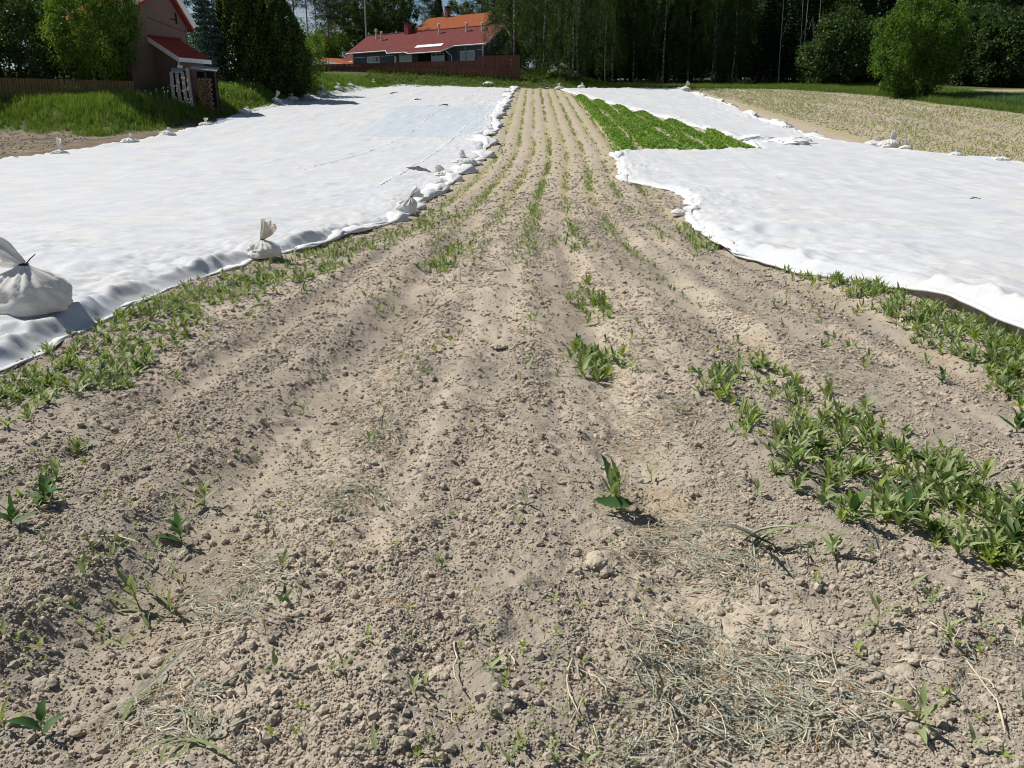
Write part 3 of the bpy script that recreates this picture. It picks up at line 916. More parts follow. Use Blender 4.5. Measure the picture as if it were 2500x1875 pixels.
def sacks():
    x, y = gp(84, 800)
    make_sack((x, y, gz(x, y) + .17), .37, 'big white woven sack with gathered neck in the left foreground, tied with black wire', 3, tail=(-.86, .1, .42), tlen=1.05, twide=.45, H=1.22, lean=(.02, 0))
    x, y = gp(645, 634)
    make_sack((x, y, gz(x, y) + .05), .29, 'white sack with brown flared top standing up behind the left weeds', 9,  tail=(.42, -.1, .85), tlen=1.05, twide=.42, H=.95, brown=True)
    x, y = gp(990, 526)
    make_sack((x, y, gz(x, y) + .05), .30, 'slim twisted sack tied in the middle on the cover corner beside grass patch', 14, tail=(.6, .2, .45), tlen=1.0, twide=.5, H=1.5, lean=(.55, 0))
    x, y = gp(1085, 436)
    make_sack((x, y, gz(x, y) + .03), .42, 'sagging sack on the left cover edge beside a dark fold-shadow strip', 15, tail=(-.9, .1, .1), tlen=.9, twide=.4, H=.8, stick=False)
    x, y = gp(1136, 405)
    make_sack((x, y, gz(x, y) + .03), .55, 'crumpled grey-white sack where the left cover edge bends', 16, tail=(-.9, .1, .2), tlen=.5, twide=.5, H=.7, stick=False)
    x, y = gp(1657, 528)
    make_sack((x, y, gz(x, y) + .02), .21, 'small white sack peeping out under the step in the right cover', 17, tail=(.5, 0, .6), tlen=.4, twide=.35, H=.9)
    # row along the outer edge of the left cover, each with its own look
    small = [(148, 381, .42, (.1, 0, 1), 1.3, 'white sack with upright knotted neck at the far left cover edge'),
             (318, 354, .48, (.7, 0, .3), .4, 'squat white sack second from the left along the outer cover edge'),
             (410, 337, .50, (.8, 0, .1), .4, 'flat white sack third from the left along the outer cover edge'),
             (504, 310, .48, (.0, 0, 1), .5, 'white sack with short stub neck fourth along the outer cover edge'),
             (600, 279, .55, (.9, 0, .1), .5, 'flat white sack fifth along the outer cover edge below the soil strip'),
             (674, 252, .55, (.5, 0, .9), 1.2, 'white sack with neck leaning right at the end of the soil strip'),
             (714, 245, .60, (-.4, 0, .6), .5, 'wide double-humped white sack beside the verge grass'),
             (741, 238, .45, (-.2, 0, 1), .9, 'pointed little white sack in front of the tall hedge shadow'),
             (778, 235, .45, (.8, 0, .2), .3, 'low white sack in the hedge shadow'),
             (792, 230, .55, (-.4, 0, .9), 1.2, 'white sack with tall neck leaning left in the hedge shadow'),
             (784, 250, .38, (.1, 0, 1), 1.5, 'dark-necked sack standing alone on top of the left cover'),
             (824, 222, .60, (.3, 0, .7), .6, 'larger white sack beyond the hedge shadow near the field end'),
             (854, 213, .60, (.8, 0, .2), .4, 'white sack at the left back corner of the left cover'),
             (912, 205, .45, (.1, 0, 1), .6, 'tiny white sack on the back edge of the left cover')]
    for i, (px, py, s, tl, L, lab) in enumerate(small):
        x, y = gp(px, py)
        make_sack((x, y, gz(x, y) + .05), s, lab, 30 + i, tail=tl, tlen=L, twide=.30, H=.70 + .1 * (i % 3), stick=False, group='sacks on the outer edge of the left cover', rz=i * .7 % .6)
    right = [(2130, 360, .50, (.5, 0, .2), .4, 'rounded white sack left of the tent-like fold on the right cover edge'),
             (2170, 364, .62, (.75, 0, .75), .8, 'tent-like pointed white sack on the outer edge of the right cover'),
             (2209, 371, .36, (.1, 0, 1), .9, 'small white sack with knob just right of the tent-like fold'),
             (2331, 385, .36, (.9, 0, .1), .9, 'white sack with frayed tail on the right cover edge'),
             (2440, 399, .40, (-.8, 0, .1), .5, 'rightmost small white sack on the outer cover edge'),
             (1921, 318, .42, (-.5, 0, .7), .7, 'white sack with dark fold halfway along the right cover outer edge'),
             (1985, 336, .40, (.9, 0, .2), .5, 'flat little sack between the dark fold and the tent-like fold'),
             (1672, 224, .75, (.7, 0, .7), .9, 'flag-like raised white sack at the back corner of the right cover'),
             (1420, 217, .55, (.4, 0, .6), .4, 'small white sack on the back edge of the right cover'),
             (1365, 219, .60, (-.2, 0, .9), .5, 'white sack at the narrow left tip of the right cover')]
    for i, (px, py, s, tl, L, lab) in enumerate(right):
        x, y = gp(px, py)
        make_sack((x, y, gz(x, y) + .05), s, lab, 60 + i, tail=tl, tlen=L, twide=.30, H=.72 + .1 * (i % 3), stick=False, group='sacks on the edges of the right cover', rz=i * .9 % .6)
    edge = [(1176, 368), (1205, 312), (1208, 330), (1198, 290), (1222, 262), (1234, 240), (1243, 226)]
    words = ['below the bluish cover panel', 'level with the bluish cover panel', 'just under the pale patch', 'above the bluish cover panel', 'two thirds up the bare strip', 'near the top of the bare strip', 'at the bare strip head']
    for i, (px, py) in enumerate(edge):
        x, y = gp(px, py)
        make_sack((x - .25, y, gz(x, y) + .04), .40 + .02 * i, 'crumpled sack on the left cover strip side ' + words[i], 80 + i, tail=(-.8, .2, .3), tlen=.0, twide=.5, H=.42, stick=False, group='sacks between the left cover and the strip', rz=i)
    x, y = gp(1332, 216)
    o = thing('sack', (x, y, gz(x, y)), 'black-topped pale bundle at the head of the bare strip', 'sack')
    b = sack_body(91, 1, .9) * .42
    obj('body', mesh_np('body', b.reshape(-1, 3), grid_faces(b.shape[0], b.shape[1], True), M['tie'], True), o)
    b = sack_body(92, 1, .6) * .30
    obj('fold', mesh_np('fold', b.reshape(-1, 3) + np.array([.15, -.28, 0]), grid_faces(b.shape[0], b.shape[1], True), M['sack'], True), o)
sacks()

# ------------------------------------------------------------------ weeds
def leaf_np(W=.19, n=6, droop=.35, fold=.25, teeth=0.0, seed=0, point=.6):
    s = np.linspace(0, 1, n)
    w = W * .5 * np.sin(np.pi * s ** point) ** .8
    w[0] = .012; w[-1] = .002
    if teeth:
        w = w * (1 + teeth * np.where(np.arange(n) % 2 == 0, 1, -1)); w[0] = .02; w[-1] = .004
    x = s - .12 * droop * s ** 2
    z = .10 * s - droop * s ** 2 * .55 + .015 * np.sin(s * 7 + seed)
    y0 = .03 * np.sin(s * 4 + seed)
    v = np.stack([np.stack([x, y0 - w, z + fold * w], 1), np.stack([x, y0, z], 1), np.stack([x, y0 + w, z + fold * w], 1)], 1).reshape(-1, 3)
    return v, grid_faces(n, 3)

LEAF = {}
for kind, mt, args in (('lance', 'weed', dict(W=.21)), ('young', 'weed_young', dict(W=.24)), ('dark', 'weed_dark', dict(W=.34, point=.75)), ('blade', 'blade', dict(W=.05, n=8, droop=.9, point=.45)), ('jag', 'weed_dark', dict(W=.42, n=15, teeth=.17, point=.85, droop=.3)),
                       ('dry', 'deadleaf', dict(W=.07, n=6, droop=.2, fold=.9)), ('crop', 'crop', dict(W=.42, n=5, droop=.5))):
    LEAF[kind] = []
    for k in range(4):
        a = dict(args); a['droop'] = a.get('droop', .35) * (.35 + .5 * k); a['seed'] = k * 1.7; a['W'] *= .85 + .1 * k
        v, f = leaf_np(**a)
        LEAF[kind].append((v, f, mesh_np('leaf_' + kind, v, f, M[mt], True)))
STEM = MB().tube([(0, 0, 0), (.04, 0, .5), (.02, .03, 1)], [.035, .028, .012], 5).mesh('stem', M['stem'], True)

def plan(rs, n, L, h):
    """leaf list: position, turn, length"""
    out = []
    a0 = rs.uniform(0, 6.28)
    for i in range(n):
        t = (i + .5) / n
        out.append(((0.04 * h * t, 0.02 * h * t, h * t * .95), (0, -rad(rs.uniform(12, 40) + 45 * t), a0 + i * 2.4 + rs.uniform(-.4, .4)), L * rs.uniform(.65, 1.1) * (1.05 - .35 * t), rs.randrange(4)))
    return out

def weed(loc, L, h, n, kind, label, group, rs, name='weed', cat='weed', mixkind=None):
    root = thing(name, loc, label, cat, group, rs.uniform(0, 6.28))
    root.rotation_euler = (rs.uniform(-.12, .12), rs.uniform(-.12, .12), rs.uniform(0, 6.28))
    if h > .02: obj('stem', STEM, root, scl=(h * .8, h * .8, h))
    for p, e, l, k in plan(rs, n, L, h):
        c_ = rs.random()
        kk = kind if not mixkind or c_ > .24 else 'dark' if c_ < .08 else 'young' if c_ < .18 else 'dry'
        obj('leaf', LEAF[kk][k][2], root, p, e, l)
    return root

def joined(rs, n, L, h, kind, m):
    vs_, fs_, b = [], [], 0
    for p, e, l, k in plan(rs, n, L, h):
        v, f, _ = LEAF[kind][k]
        R_ = np.array(Euler(e).to_matrix())
        vs_.append((v * l) @ R_.T + np.array(p)); fs_.append(f + b); b += len(v)
    return mesh_np('weed', np.vstack(vs_), np.vstack(fs_), m, True)

_rs = random.Random(5)
JW = [joined(_rs, 9, .12, .05, 'lance', M['weed']) for _ in range(5)] + [joined(_rs, 7, .10, .04, 'young', M['weed_young']) for _ in range(2)] + [joined(_rs, 6, .09, .03, 'dark', M['weed_dark'])]
JS = [joined(_rs, 4, .035, .02, 'young', M['weed_young']) for _ in range(3)] + [joined(_rs, 3, .05, .025, 'lance', M['weed']) for _ in range(3)]
library('weed', JW)
library('sprout', JS)
library('tuft', [joined(_rs, 14, .16, .03, 'blade', M['blade']) for _ in range(4)])

def in_poly(poly, n, seed, gap=.43):
    rs = np.random.default_rng(seed)
    p = np.array(poly, float)
    out = []
    lo, hi = p.min(0), p.max(0)
    while len(out) < n:
        c = rs.uniform(lo, hi)
        ins = False
        j = len(p) - 1
        for i in range(len(p)):
            if (p[i, 1] > c[1]) != (p[j, 1] > c[1]) and c[0] < (p[j, 0] - p[i, 0]) * (c[1] - p[i, 1]) / (p[j, 1] - p[i, 1]) + p[i, 0]: ins = not ins
            j = i
        if ins and float(fbm(np.array([c[0] / 70.]), np.array([c[1] / 45.]), 2, seed)[0]) + rs.uniform(-.14, .14) > gap: out.append(c)
    out = np.array(out) + rs.normal(size=(n, 2)) * np.array([26, 15]) * np.clip((np.array(out)[:, 1:2] - 450) / 600, .15, 1)
    return gps(out[:, 0], out[:, 1])

def weeds():
    rs = random.Random(31)
    patches = [
        ([(1700, 900), (1800, 880), (2000, 945), (2200, 1060), (2420, 1190), (2560, 1300), (2760, 1440), (2760, 1540), (2510, 1400), (2350, 1350), (2180, 1300), (1990, 1250), (1920, 1150), (1800, 1060), (1730, 980)], 125, .15, .08, 9, 'lance',
         'lance-leaved green weed in the thick patch at the right foreground', 'weeds in the thick right foreground patch'),
        ([(1990, 676), (2150, 704), (2330, 768), (2510, 850), (2760, 965), (2760, 1120), (2510, 1010), (2420, 940), (2260, 840), (2110, 760)], 80, .16, .09, 9, 'lance',
         'lance-leaved green weed under the lifted hem of the right cover', 'weeds under the right cover hem'),
        ([(-180, 1030), (90, 905), (230, 800), (420, 725), (600, 675), (640, 700), (560, 765), (400, 870), (300, 960), (200, 955), (-180, 1080)], 90, .13, .065, 8, 'lance',
         'leafy green weed in the strip along the near left cover', 'weeds along the near left cover edge')]
    for poly, n, L, h, nl, kind, lab, grp in patches:
        x, y = in_poly(poly, n, n, .36)
        t1, t2 = np.quantile(y, [.33, .67])
        for i in range(n):
            s = rs.uniform(.6, 1.15)
            part = 'front third' if y[i] < t1 else 'middle third' if y[i] < t2 else 'back third'
            side = 'large' if s > .88 else 'small'
            weed((x[i], y[i], gz(x[i], y[i]) - .005), L * s, h * s, nl + rs.randrange(-2, 3), kind, '%s %s, %s' % (side, lab, part), '%s, %s, %s' % (grp, part, side), rs, mixkind='dark')
    # clumps farther off and the low growth under the near patches: too many to count
    extra = [
        ([(620, 675), (760, 625), (960, 575), (1010, 580), (900, 630), (700, 710), (620, 740)], 121, 1.0),
        ([(1010, 545), (1060, 510), (1130, 500), (1120, 530), (1040, 575)], 74, 1.0),
        ([(1020, 660), (1100, 600), (1170, 575), (1160, 610), (1080, 670)], 70, 1.1),
        ([(1375, 890), (1420, 830), (1480, 850), (1515, 920), (1460, 940)], 44, 1.15),
        ([(1375, 770), (1410, 700), (1460, 720), (1500, 785), (1420, 790)], 35, 1.1),
        ([(1350, 590), (1390, 540), (1450, 610), (1410, 620)], 30, 1.1),
        ([(1640, 560), (1690, 545), (1770, 620), (1700, 610)], 66, 1.1),
        (patches[0][0], 330, .8), (patches[1][0], 300, .9), (patches[2][0], 330, .75), ([(1880, 655), (2000, 672), (2150, 702), (2330, 766), (2510, 848), (2510, 900), (2330, 815), (2150, 745), (2000, 700)], 200, .95),
             ([(230, 790), (420, 712), (600, 660), (760, 608), (960, 560), (1060, 520), (1060, 545), (960, 590), (760, 645), (600, 705), (420, 770)], 330, .75), ([(60, 1180), (200, 1080), (300, 1060), (180, 1200), (60, 1260)], 14, .6)]
    ex, ey, es = [], [], []
    for k, (poly, n, s0) in enumerate(extra):
        x, y = in_poly(poly, n, n + k, .37)
        ex.append(x); ey.append(y); es.append(s0 * np.random.default_rng(k).uniform(.65, 1.5, n))
    ex, ey, es = np.concatenate(ex), np.concatenate(ey), np.concatenate(es)
    r_ = np.random.default_rng(1); n = len(ex)
    scatter('weed_undergrowth', 'weed', np.stack([ex, ey, ground(ex, ey) - .005], 1), np.stack([r_.uniform(-.25, .25, n), r_.uniform(-.25, .25, n), r_.uniform(0, 6.28, n)], 1), es, 'small weeds filling the green patches beside both covers and in the furrows', 'weeds')
    # single plants, each with its own place
    singles = [(500, 1235, .10, .07, 7, 'lance', 'weed rosette on the left bed above the dark furrow'), (445, 1330, .10, .09, 6, 'dark', 'dark pointed weed at the edge of the left furrow'),
               (340, 1480, .13, .10, 6, 'lance', 'upright weed with narrow leaves in the left foreground furrow'), (140, 1180, .10, .08, 8, 'lance', 'bushy weed on the left bed shoulder'),
               (195, 1120, .09, .07, 7, 'lance', 'weed behind the bushy one on the left bed shoulder'), (110, 1235, .11, .07, 7, 'dark', 'low leafy weed near the left margin'), (30, 1290, .10, .07, 6, 'dark', 'dark leafy weed cut by the left margin'),
               (110, 1820, .09, .05, 3, 'dark', 'two-leaved dark seedling in the lower left corner'), (15, 1800, .08, .05, 3, 'young', 'yellow-green seedling cut by the lower left margin'),
               (690, 1395, .06, .04, 6, 'lance', 'pale weed right of the left furrow'), (700, 1480, .06, .04, 5, 'dark', 'small dark weed right of the left furrow straw'),
               (2240, 1785, .12, .08, 5, 'lance', 'lone seedling with long leaves in the lower right corner'), (2140, 1545, .10, .09, 3, 'lance', 'slim two-leaved seedling on the right bed'), (1950, 1090, .08, .06, 6, 'lance', 'weed left of the thick right patch'),
               (2030, 1380, .10, .06, 8, 'lance', 'weed below the left end of the thick right patch'), (1850, 1215, .07, .05, 6, 'lance', 'little weed between straw and the thick right patch'), (1590, 1180, .07, .06, 5, 'lance', 'little upright weed right of the jagged-leaved weed'),
               (740, 1010, .07, .05, 8, 'lance', 'weed tuft in the left furrow beside bleached straw'), (900, 1080, .08, .04, 5, 'lance', 'narrow-leaved weed on the left slope of the middle bed'), (960, 770, .08, .05, 9, 'lance', 'round weed clump on the left bed top'),
               (1010, 1700, .06, .02, 3, 'lance', 'wilted two-leaved seedling near the bottom middle'), (1270, 930, .05, .04, 6, 'young', 'bright yellow-green sprout on the middle bed'), (2300, 940, .09, .07, 6, 'dark', 'dark weed before the right hem weeds'),
               (2260, 900, .09, .06, 7, 'lance', 'weed next to the dark one before the right hem weeds'), (1480, 840, .06, .05, 6, 'dark', 'dark weed at the back of the near clump'), (2480, 1060, .12, .08, 7, 'dark', 'leafy weed cut by the right margin below the hem')]
    for px, py, L, h, n, kind, lab in singles:
        x, y = gp(px, py)
        weed((x, y, gz(x, y)), L * 1.25, h * 1.2, n + 1, kind, lab, None, rs)
    # jagged-leaved weed on the middle bed
    x, y = gp(1500, 1235)
    w = thing('jagged_weed', (x, y, gz(x, y)), 'weed with two large jagged dark green leaves right of the middle bed', 'weed')
    obj('leaf', LEAF['jag'][1][2], w, (0, .06, .04), (rad(35), rad(-58), rad(120)), .23)
    obj('leaf', LEAF['jag'][0][2], w, (.08, -.07, .06), (rad(-30), rad(-6), rad(186)), .20)
    for i in range(17):
        obj('leaf', LEAF['lance'][i % 4][2], w, (.02 * math.cos(i), .02 * math.sin(i), .01 + .007 * i), (0, rad(-15 - 5 * i), i * 2.4), .12 + .02 * (i % 3))
    obj('stem', STEM, w, (.02, 0, 0), None, (.1, .1, .09))
    # long-bladed grass tufts
    tufts = [(1850, 1330, .34, 8, 'tall bent-over grass tuft in straw right of the middle bed'), (1980, 1370, .16, 8, 'spiky grass tuft left of the lone right weeds'), (2180, 1380, .18, 6, 'spreading grass tuft under the thick right patch'),
             (1470, 905, .2, 7, 'grass tuft at the front of the near clump'), (420, 1500, .30, 6, 'grass tuft with long pale blades in the left furrow'), (390, 1690, .25, 11, 'flattened grey-green grass tuft at lower left'),
             (480, 1800, .25, 12, 'flattened grass tuft around the moist clod'), (300, 1440, .2, 3, 'thin upright grass shoot on the left bed'), (1600, 1700, .14, 5, 'small grass tuft at the left end of the bottom straw'), (1650, 1530, .14, 4, 'grass tuft between the straw heaps'),
             (930, 1060, .22, 4, 'dry grass tuft across the left furrow straw'), (800, 930, .15, 5, 'short grass tuft left of the middle bed'), (1390, 1180, .16, 4, 'grass blades beside the jagged-leaved weed'), (2100, 1140, .2, 6, 'grass tuft inside the thick right patch'),
             (300, 860, .2, 6, 'grass tuft among weeds below the big sack'), (560, 720, .2, 6, 'grass tuft among weeds in the left strip'), (1660, 1010, .16, 7, 'grass tuft at the left end of the thick right patch')]
    for px, py, L, n, lab in tufts:
        x, y = gp(px, py)
        t = thing('grass_tuft', (x, y, gz(x, y)), lab, 'grass tuft', None, rs.uniform(0, 6))
        flat = 'flattened' in lab
        for i in range(n):
            obj('blade', LEAF['dry' if rs.random() < .3 else 'blade'][rs.randrange(4)][2], t, (rs.uniform(-.05, .05), rs.uniform(-.05, .05), .01 if flat else 0), (0, rad(-rs.uniform(2, 22) if flat else -rs.uniform(15, 70)), rs.uniform(0, 6.28)), L * rs.uniform(.6, 1.15))
    # small sprouts one can count in the foreground
    sx = np.concatenate([in_poly([(0, 1100), (600, 1000), (760, 1250), (250, 1600), (0, 1700)], 75, 8)[0], in_poly([(760, 900), (1400, 800), (1500, 1860), (600, 1860)], 55, 9)[0], in_poly([(1900, 1350), (2500, 1450), (2500, 1860), (2100, 1800)], 30, 10)[0]])
    sy = np.concatenate([in_poly([(0, 1100), (600, 1000), (760, 1250), (250, 1600), (0, 1700)], 75, 8)[1], in_poly([(760, 900), (1400, 800), (1500, 1860), (600, 1860)], 55, 9)[1], in_poly([(1900, 1350), (2500, 1450), (2500, 1860), (2100, 1800)], 30, 10)[1]])
    labs = [('tiny green sprout dotted over the shaded left bed', 'sprouts on the left bed')] * 75 + [('tiny green sprout on the crumbly middle bed', 'sprouts on the middle bed')] * 55 + [('tiny green sprout on the pale lower right soil', 'sprouts at the lower right')] * 30
    for i in range(len(sx)):
        o = obj('sprout', JS[rs.randrange(6)], None, (sx[i], sy[i], gz(sx[i], sy[i]) - .002), (0, 0, rs.uniform(0, 6.28)), rs.uniform(.8, 1.9))
        props(o, labs[i][0], 'sprout', labs[i][1])
weeds()

def far_weeds():
    """Weeds along the rows of the bare strip, too small and many to count."""
    rg = np.random.default_rng(77)
    n = 34000
    y = np.exp(rg.uniform(math.log(6), math.log(113), n))
    row = rg.integers(0, 9, n)
    cen = (row - 4) * .92
    xs = cen + rg.normal(0, 1, n) * np.interp(y, [6, 14, 30], [.16, .12, .075])
    x = xs + row_shift(y) - (fbm(y * .5, xs * .05, 2, 4) - .5) * .16
    dens = np.array([.75, .35, .65, .4, .95, .45, .7, .5, .85])[row] * sstep(.32, .56, fbm(y * .35 + row * 9.7, row * 3.3, 3, 66)) * (.06 + .94 * sstep(9, 34, y))
    lim = np.interp(y, LC_R[1], LC_R[0]) + .25
    limr = np.where(y < RC_LA[1][-1], np.interp(y, RC_LA[1], RC_LA[0]) - .15, 99)
    k = (rg.random(n) < dens) & (x > lim) & (x < limr)
    x, y = x[k], y[k]; n = len(x)
    s = rg.uniform(.35, .95, n) * (1 + .004 * y)
    turn = np.stack([rg.uniform(-.2, .2, n), rg.uniform(-.2, .2, n), rg.uniform(0, 6.28, n)], 1)
    h = rg.random(n) < .62
    p = np.stack([x, y, ground(x, y)], 1)
    scatter('row_weeds', 'weed', p[h], turn[h], s[h], 'low green weeds growing along the rows of the bare strip', 'weeds')
    h2 = ~h
    scatter('row_sprouts', 'sprout', p[h2], turn[h2], s[h2] * 3.2, 'yellow-green seedlings sprinkled along the rows of the bare strip', 'seedlings')
    n = 16000
    x = rg.uniform(21, 46, n); y = rg.uniform(30, 114, n)
    x = np.round(x / .75) * .75 + rg.normal(0, .09, n)
    k = (rg.random(n) < sstep(.30, .60, fbm(x * .9, y * .10, 3, 69))) & (d_right(x, y) < .2) & (d_far(x, y) < 0) & (x > np.interp(y, RC_R[1], RC_R[0]) + .4)
    x, y = x[k], y[k]; n = len(x)
    scatter('field_seedlings', 'sprout', np.stack([x, y, ground(x, y)], 1), np.stack([rg.uniform(-.2, .2, n), rg.uniform(-.2, .2, n), rg.uniform(0, 6.28, n)], 1), rg.uniform(2.5, 6.5, n), 'sparse seedlings in faint rows on the bare field at right', 'seedlings')
    n = 5000                      # sprinkled over the near strip
    r = np.exp(rg.uniform(math.log(1.7), math.log(20), n)); th = np.radians(rg.uniform(-38, 38, n))
    x, y = r * np.sin(th), r * np.cos(th)
    k = (x > -3.6) & (x < 3.9) & (rg.random(n) < .6 * sstep(.5, .68, fbm(x * .8, y * .6, 3, 70)))
    x, y = x[k], y[k]; n = len(x)
    scatter('seedlings', 'sprout', np.stack([x, y, ground(x, y)], 1), np.stack([rg.uniform(-.2, .2, n), rg.uniform(-.2, .2, n), rg.uniform(0, 6.28, n)], 1), rg.uniform(.35, .9, n), 'minute seedlings sprinkled over the near soil', 'seedlings')
far_weeds()

# ------------------------------------------------------------------ straw and dead leaves lying in the furrows
def stalk(seed, L=.15, w=.0017):
    rs = random.Random(seed)
    pts = [(L * (t - .5), .02 * math.sin(t * rs.uniform(2, 5) + seed) + rs.uniform(-.003, .003), .004 + .010 * math.sin(t * 3.1) * rs.random()) for t in np.linspace(0, 1, 6)]
    return MB().tube(pts, [w * rs.uniform(.7, 1.2) for _ in pts], 4)
library('straw', [stalk(60 + i, .11, .0030).mesh('straw', M['straw'], True) for i in range(2)] + [stalk(70 + i, .2, .0012).mesh('straw', M['deadleaf'], True) for i in range(2)] + [stalk(i).mesh('straw', M['straw'], True) for i in range(8)] + [stalk(20 + i, .09, .0013).mesh('straw', M['straw_orange'], True) for i in range(3)])
library('litter', [LEAF['dry'][k][2] for k in range(4)])

def straw():
    rg = np.random.default_rng(5)
    spots = [(1800, 1680, 230, 95, 1300), (1960, 1770, 150, 60, 600), (1650, 1590, 90, 60, 260), (1660, 1320, 150, 80, 520), (1780, 1400, 120, 50, 320), (1570, 1060, 90, 70, 340), (1640, 1000, 70, 40, 160), (1520, 900, 70, 50, 160),
             (560, 1490, 110, 60, 380), (640, 1400, 60, 40, 160), (430, 1760, 120, 70, 260), (850, 1210, 120, 50, 380), (900, 1070, 90, 45, 300), (960, 940, 80, 40, 220), (1000, 880, 70, 35, 160), (300, 990, 140, 60, 240), (620, 820, 90, 50, 220), (1000, 800, 80, 50, 160),
             (1980, 880, 120, 40, 320), (1830, 760, 80, 30, 160), (2060, 940, 90, 30, 200), (2350, 1100, 90, 40, 120), (1530, 780, 70, 30, 130), (1470, 690, 50, 25, 90), (1600, 1830, 200, 40, 120), (2300, 1600, 200, 160, 130), (1100, 1500, 500, 300, 190), (400, 1250, 400, 200, 160)]
    px = np.concatenate([rg.normal(a, c * .55, n) for a, b, c, d, n in spots]); py = np.concatenate([rg.normal(b, d * .6, n) for a, b, c, d, n in spots])
    k = (py < 1990) & (py > 560)
    x, y = gps(px[k], py[k])
    n = len(x)
    turn = np.stack([rg.uniform(-.25, .25, n), rg.uniform(-.35, .35, n), rg.uniform(0, 6.28, n)], 1)
    p = np.stack([x, y, ground(x, y) + rg.uniform(.0, .018, n)], 1)
    h = rg.random(n) < .36
    scatter('dry_straw', 'straw', p[h], turn[h], rg.uniform(.35, 1.05, h.sum()) * (1 + .04 * y[h]), 'tangled dry straw matted in the furrows', 'straw')
    h = ~h
    scatter('dead_leaves', 'litter', p[h], turn[h], rg.uniform(.035, .11, h.sum()), 'withered grey leaves matted with the straw', 'dead leaves')
    rs = random.Random(3)
    big = [stalk(40 + i, .30, .0032).mesh('straw_stalk', M['straw'], True) for i in range(5)]
    spots = [(1180, 1150, 'bent pale straw stalk lying across the middle bed'), (840, 1035, 'straight straw stalk in the left furrow'), (470, 1780, 'long straw stalk pointing at the moist clod'), (2130, 1790, 'upright straw stalk near the lone right seedling'), (1720, 1580, 'straw stalk leading into the bottom straw heap'),
             (1790, 1420, 'stout brown stalk below the tall bent grass'), (1400, 1690, 'forked root-like stalk at the bottom of the middle bed'), (1120, 1640, 'short pale stalk beside the flat clod'), (560, 1580, 'curled pale stalk in the left furrow'), (2400, 1710, 'pale straw piece on the lower right soil'),
             (2010, 1620, 'straw stalk right of the bottom straw heap'), (270, 1330, 'pale straw piece on the left bed'), (1590, 1440, 'long straw stalk leaving the big crumbly clod')]
    for i, (a, b, lab) in enumerate(spots):
        x, y = gp(a, b)
        o = obj('straw_stalk', big[i % 5], None, (x, y, gz(x, y) + .008), (0, rs.uniform(-.15, .1), rs.uniform(0, 6.28)), rs.uniform(.6, 1.2))
        props(o, lab, 'straw')
straw()

def debris():
    rs = random.Random(8)
    for px, py, n, lab in ((2378, 498, 5, 'small dark twig with bits on the right cover'), (1082, 262, 4, 'dark leaf scrap on the seam of the left cover'), (1020, 248, 3, 'dark scrap beyond the bluish panel on the left cover'), (960, 232, 3, 'little dark scrap far up the left cover')):
        x, y = gp(px, py)
        t = thing('twig', (x, y, gz(x, y) + .16), lab, 'twig')
        s = .0045 * y / 4
        for i in range(n):
            MB().tube([(rs.uniform(-2, 2) * s * 3, rs.uniform(-1, 1) * s, 0), (rs.uniform(-1, 1) * s, 0, s), (rs.uniform(-2, 2) * s * 3, rs.uniform(-1, 1) * s, rs.uniform(0, 2) * s)], [s * .3, s * .45, s * .2], 5).build('stick', M['bark'], t)
# ------------------------------------------------------------------ buildings and fences
def tile_mat(name, c1, c2, px=.30, py=.36):
    m, t, out = new_mat(name)
    b = N(t, 'ShaderNodeBsdfPrincipled', Roughness=.85)
    b.inputs['Specular IOR Level'].default_value = .12
    t.links.new(b.outputs['BSDF'], out.inputs['Surface'])
    g = N(t, 'ShaderNodeTexCoord')
    n = N(t, 'ShaderNodeTexNoise', Scale=.8, Detail=6, Roughness=.7)
    t.links.new(g.outputs['Object'], n.inputs['Vector'])
    br = N(t, 'ShaderNodeTexNoise', Scale=4.0, Detail=3)
    t.links.new(g.outputs['Object'], br.inputs['Vector'])
    c = mixc(t, .4, ramp(t, n.outputs['Fac'], [(.3, c1), (.7, c2)]), ramp(t, br.outputs['Fac'], [(.35, tuple(x * .6 for x in c2)), (.65, c1)]))
    w1 = N(t, 'ShaderNodeTexWave', wave_type='BANDS', bands_direction='X', Scale=1 / px * 2 * math.pi / 20 * 3.18)
    w2 = N(t, 'ShaderNodeTexWave', wave_type='BANDS', bands_direction='Y', wave_profile='SAW', Scale=1 / py * 2 * math.pi / 20 * 3.18)
    for w in (w1, w2): t.links.new(g.outputs['Object'], w.inputs['Vector'])
    ad = N(t, 'ShaderNodeMath', operation='ADD')
    t.links.new(w1.outputs['Fac'], ad.inputs[0]); t.links.new(w2.outputs['Fac'], ad.inputs[1])
    bp = N(t, 'ShaderNodeBump', Strength=.8, Distance=.05)
    t.links.new(ad.outputs[0], bp.inputs['Height']); t.links.new(bp.outputs['Normal'], b.inputs['Normal'])
    t.links.new(c, b.inputs['Base Color'])
    return m

M['tile_red'] = tile_mat('red_roof_tile', (.22, .06, .055), (.165, .043, .04))
M['tile_bright'] = tile_mat('bright_red_roof_tile', (.36, .075, .05), (.27, .052, .038))
M['tile_orange'] = tile_mat('orange_roof_tile', (.42, .125, .045), (.32, .09, .035))
M['wall_grey'] = plain('grey_plank_wall', (.085, .095, .115), (.065, .072, .09), scale=1.5, rough=.8, bump=.2)
M['wall_pink'] = plain('pink_render', (.175, .118, .094), (.14, .095, .078), scale=1.2, rough=.9, bump=.25)
M['trim'] = plain('white_trim', (.72, .72, .71), (.62, .62, .60), scale=2, rough=.6)
M['gutter'] = plain('light_gutter', (.66, .68, .68), (.55, .56, .56), scale=2, rough=.4)
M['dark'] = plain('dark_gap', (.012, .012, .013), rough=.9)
M['brick'] = plain('chimney_brick', (.40, .13, .075), (.28, .09, .06), scale=9, rough=.9, bump=.5)
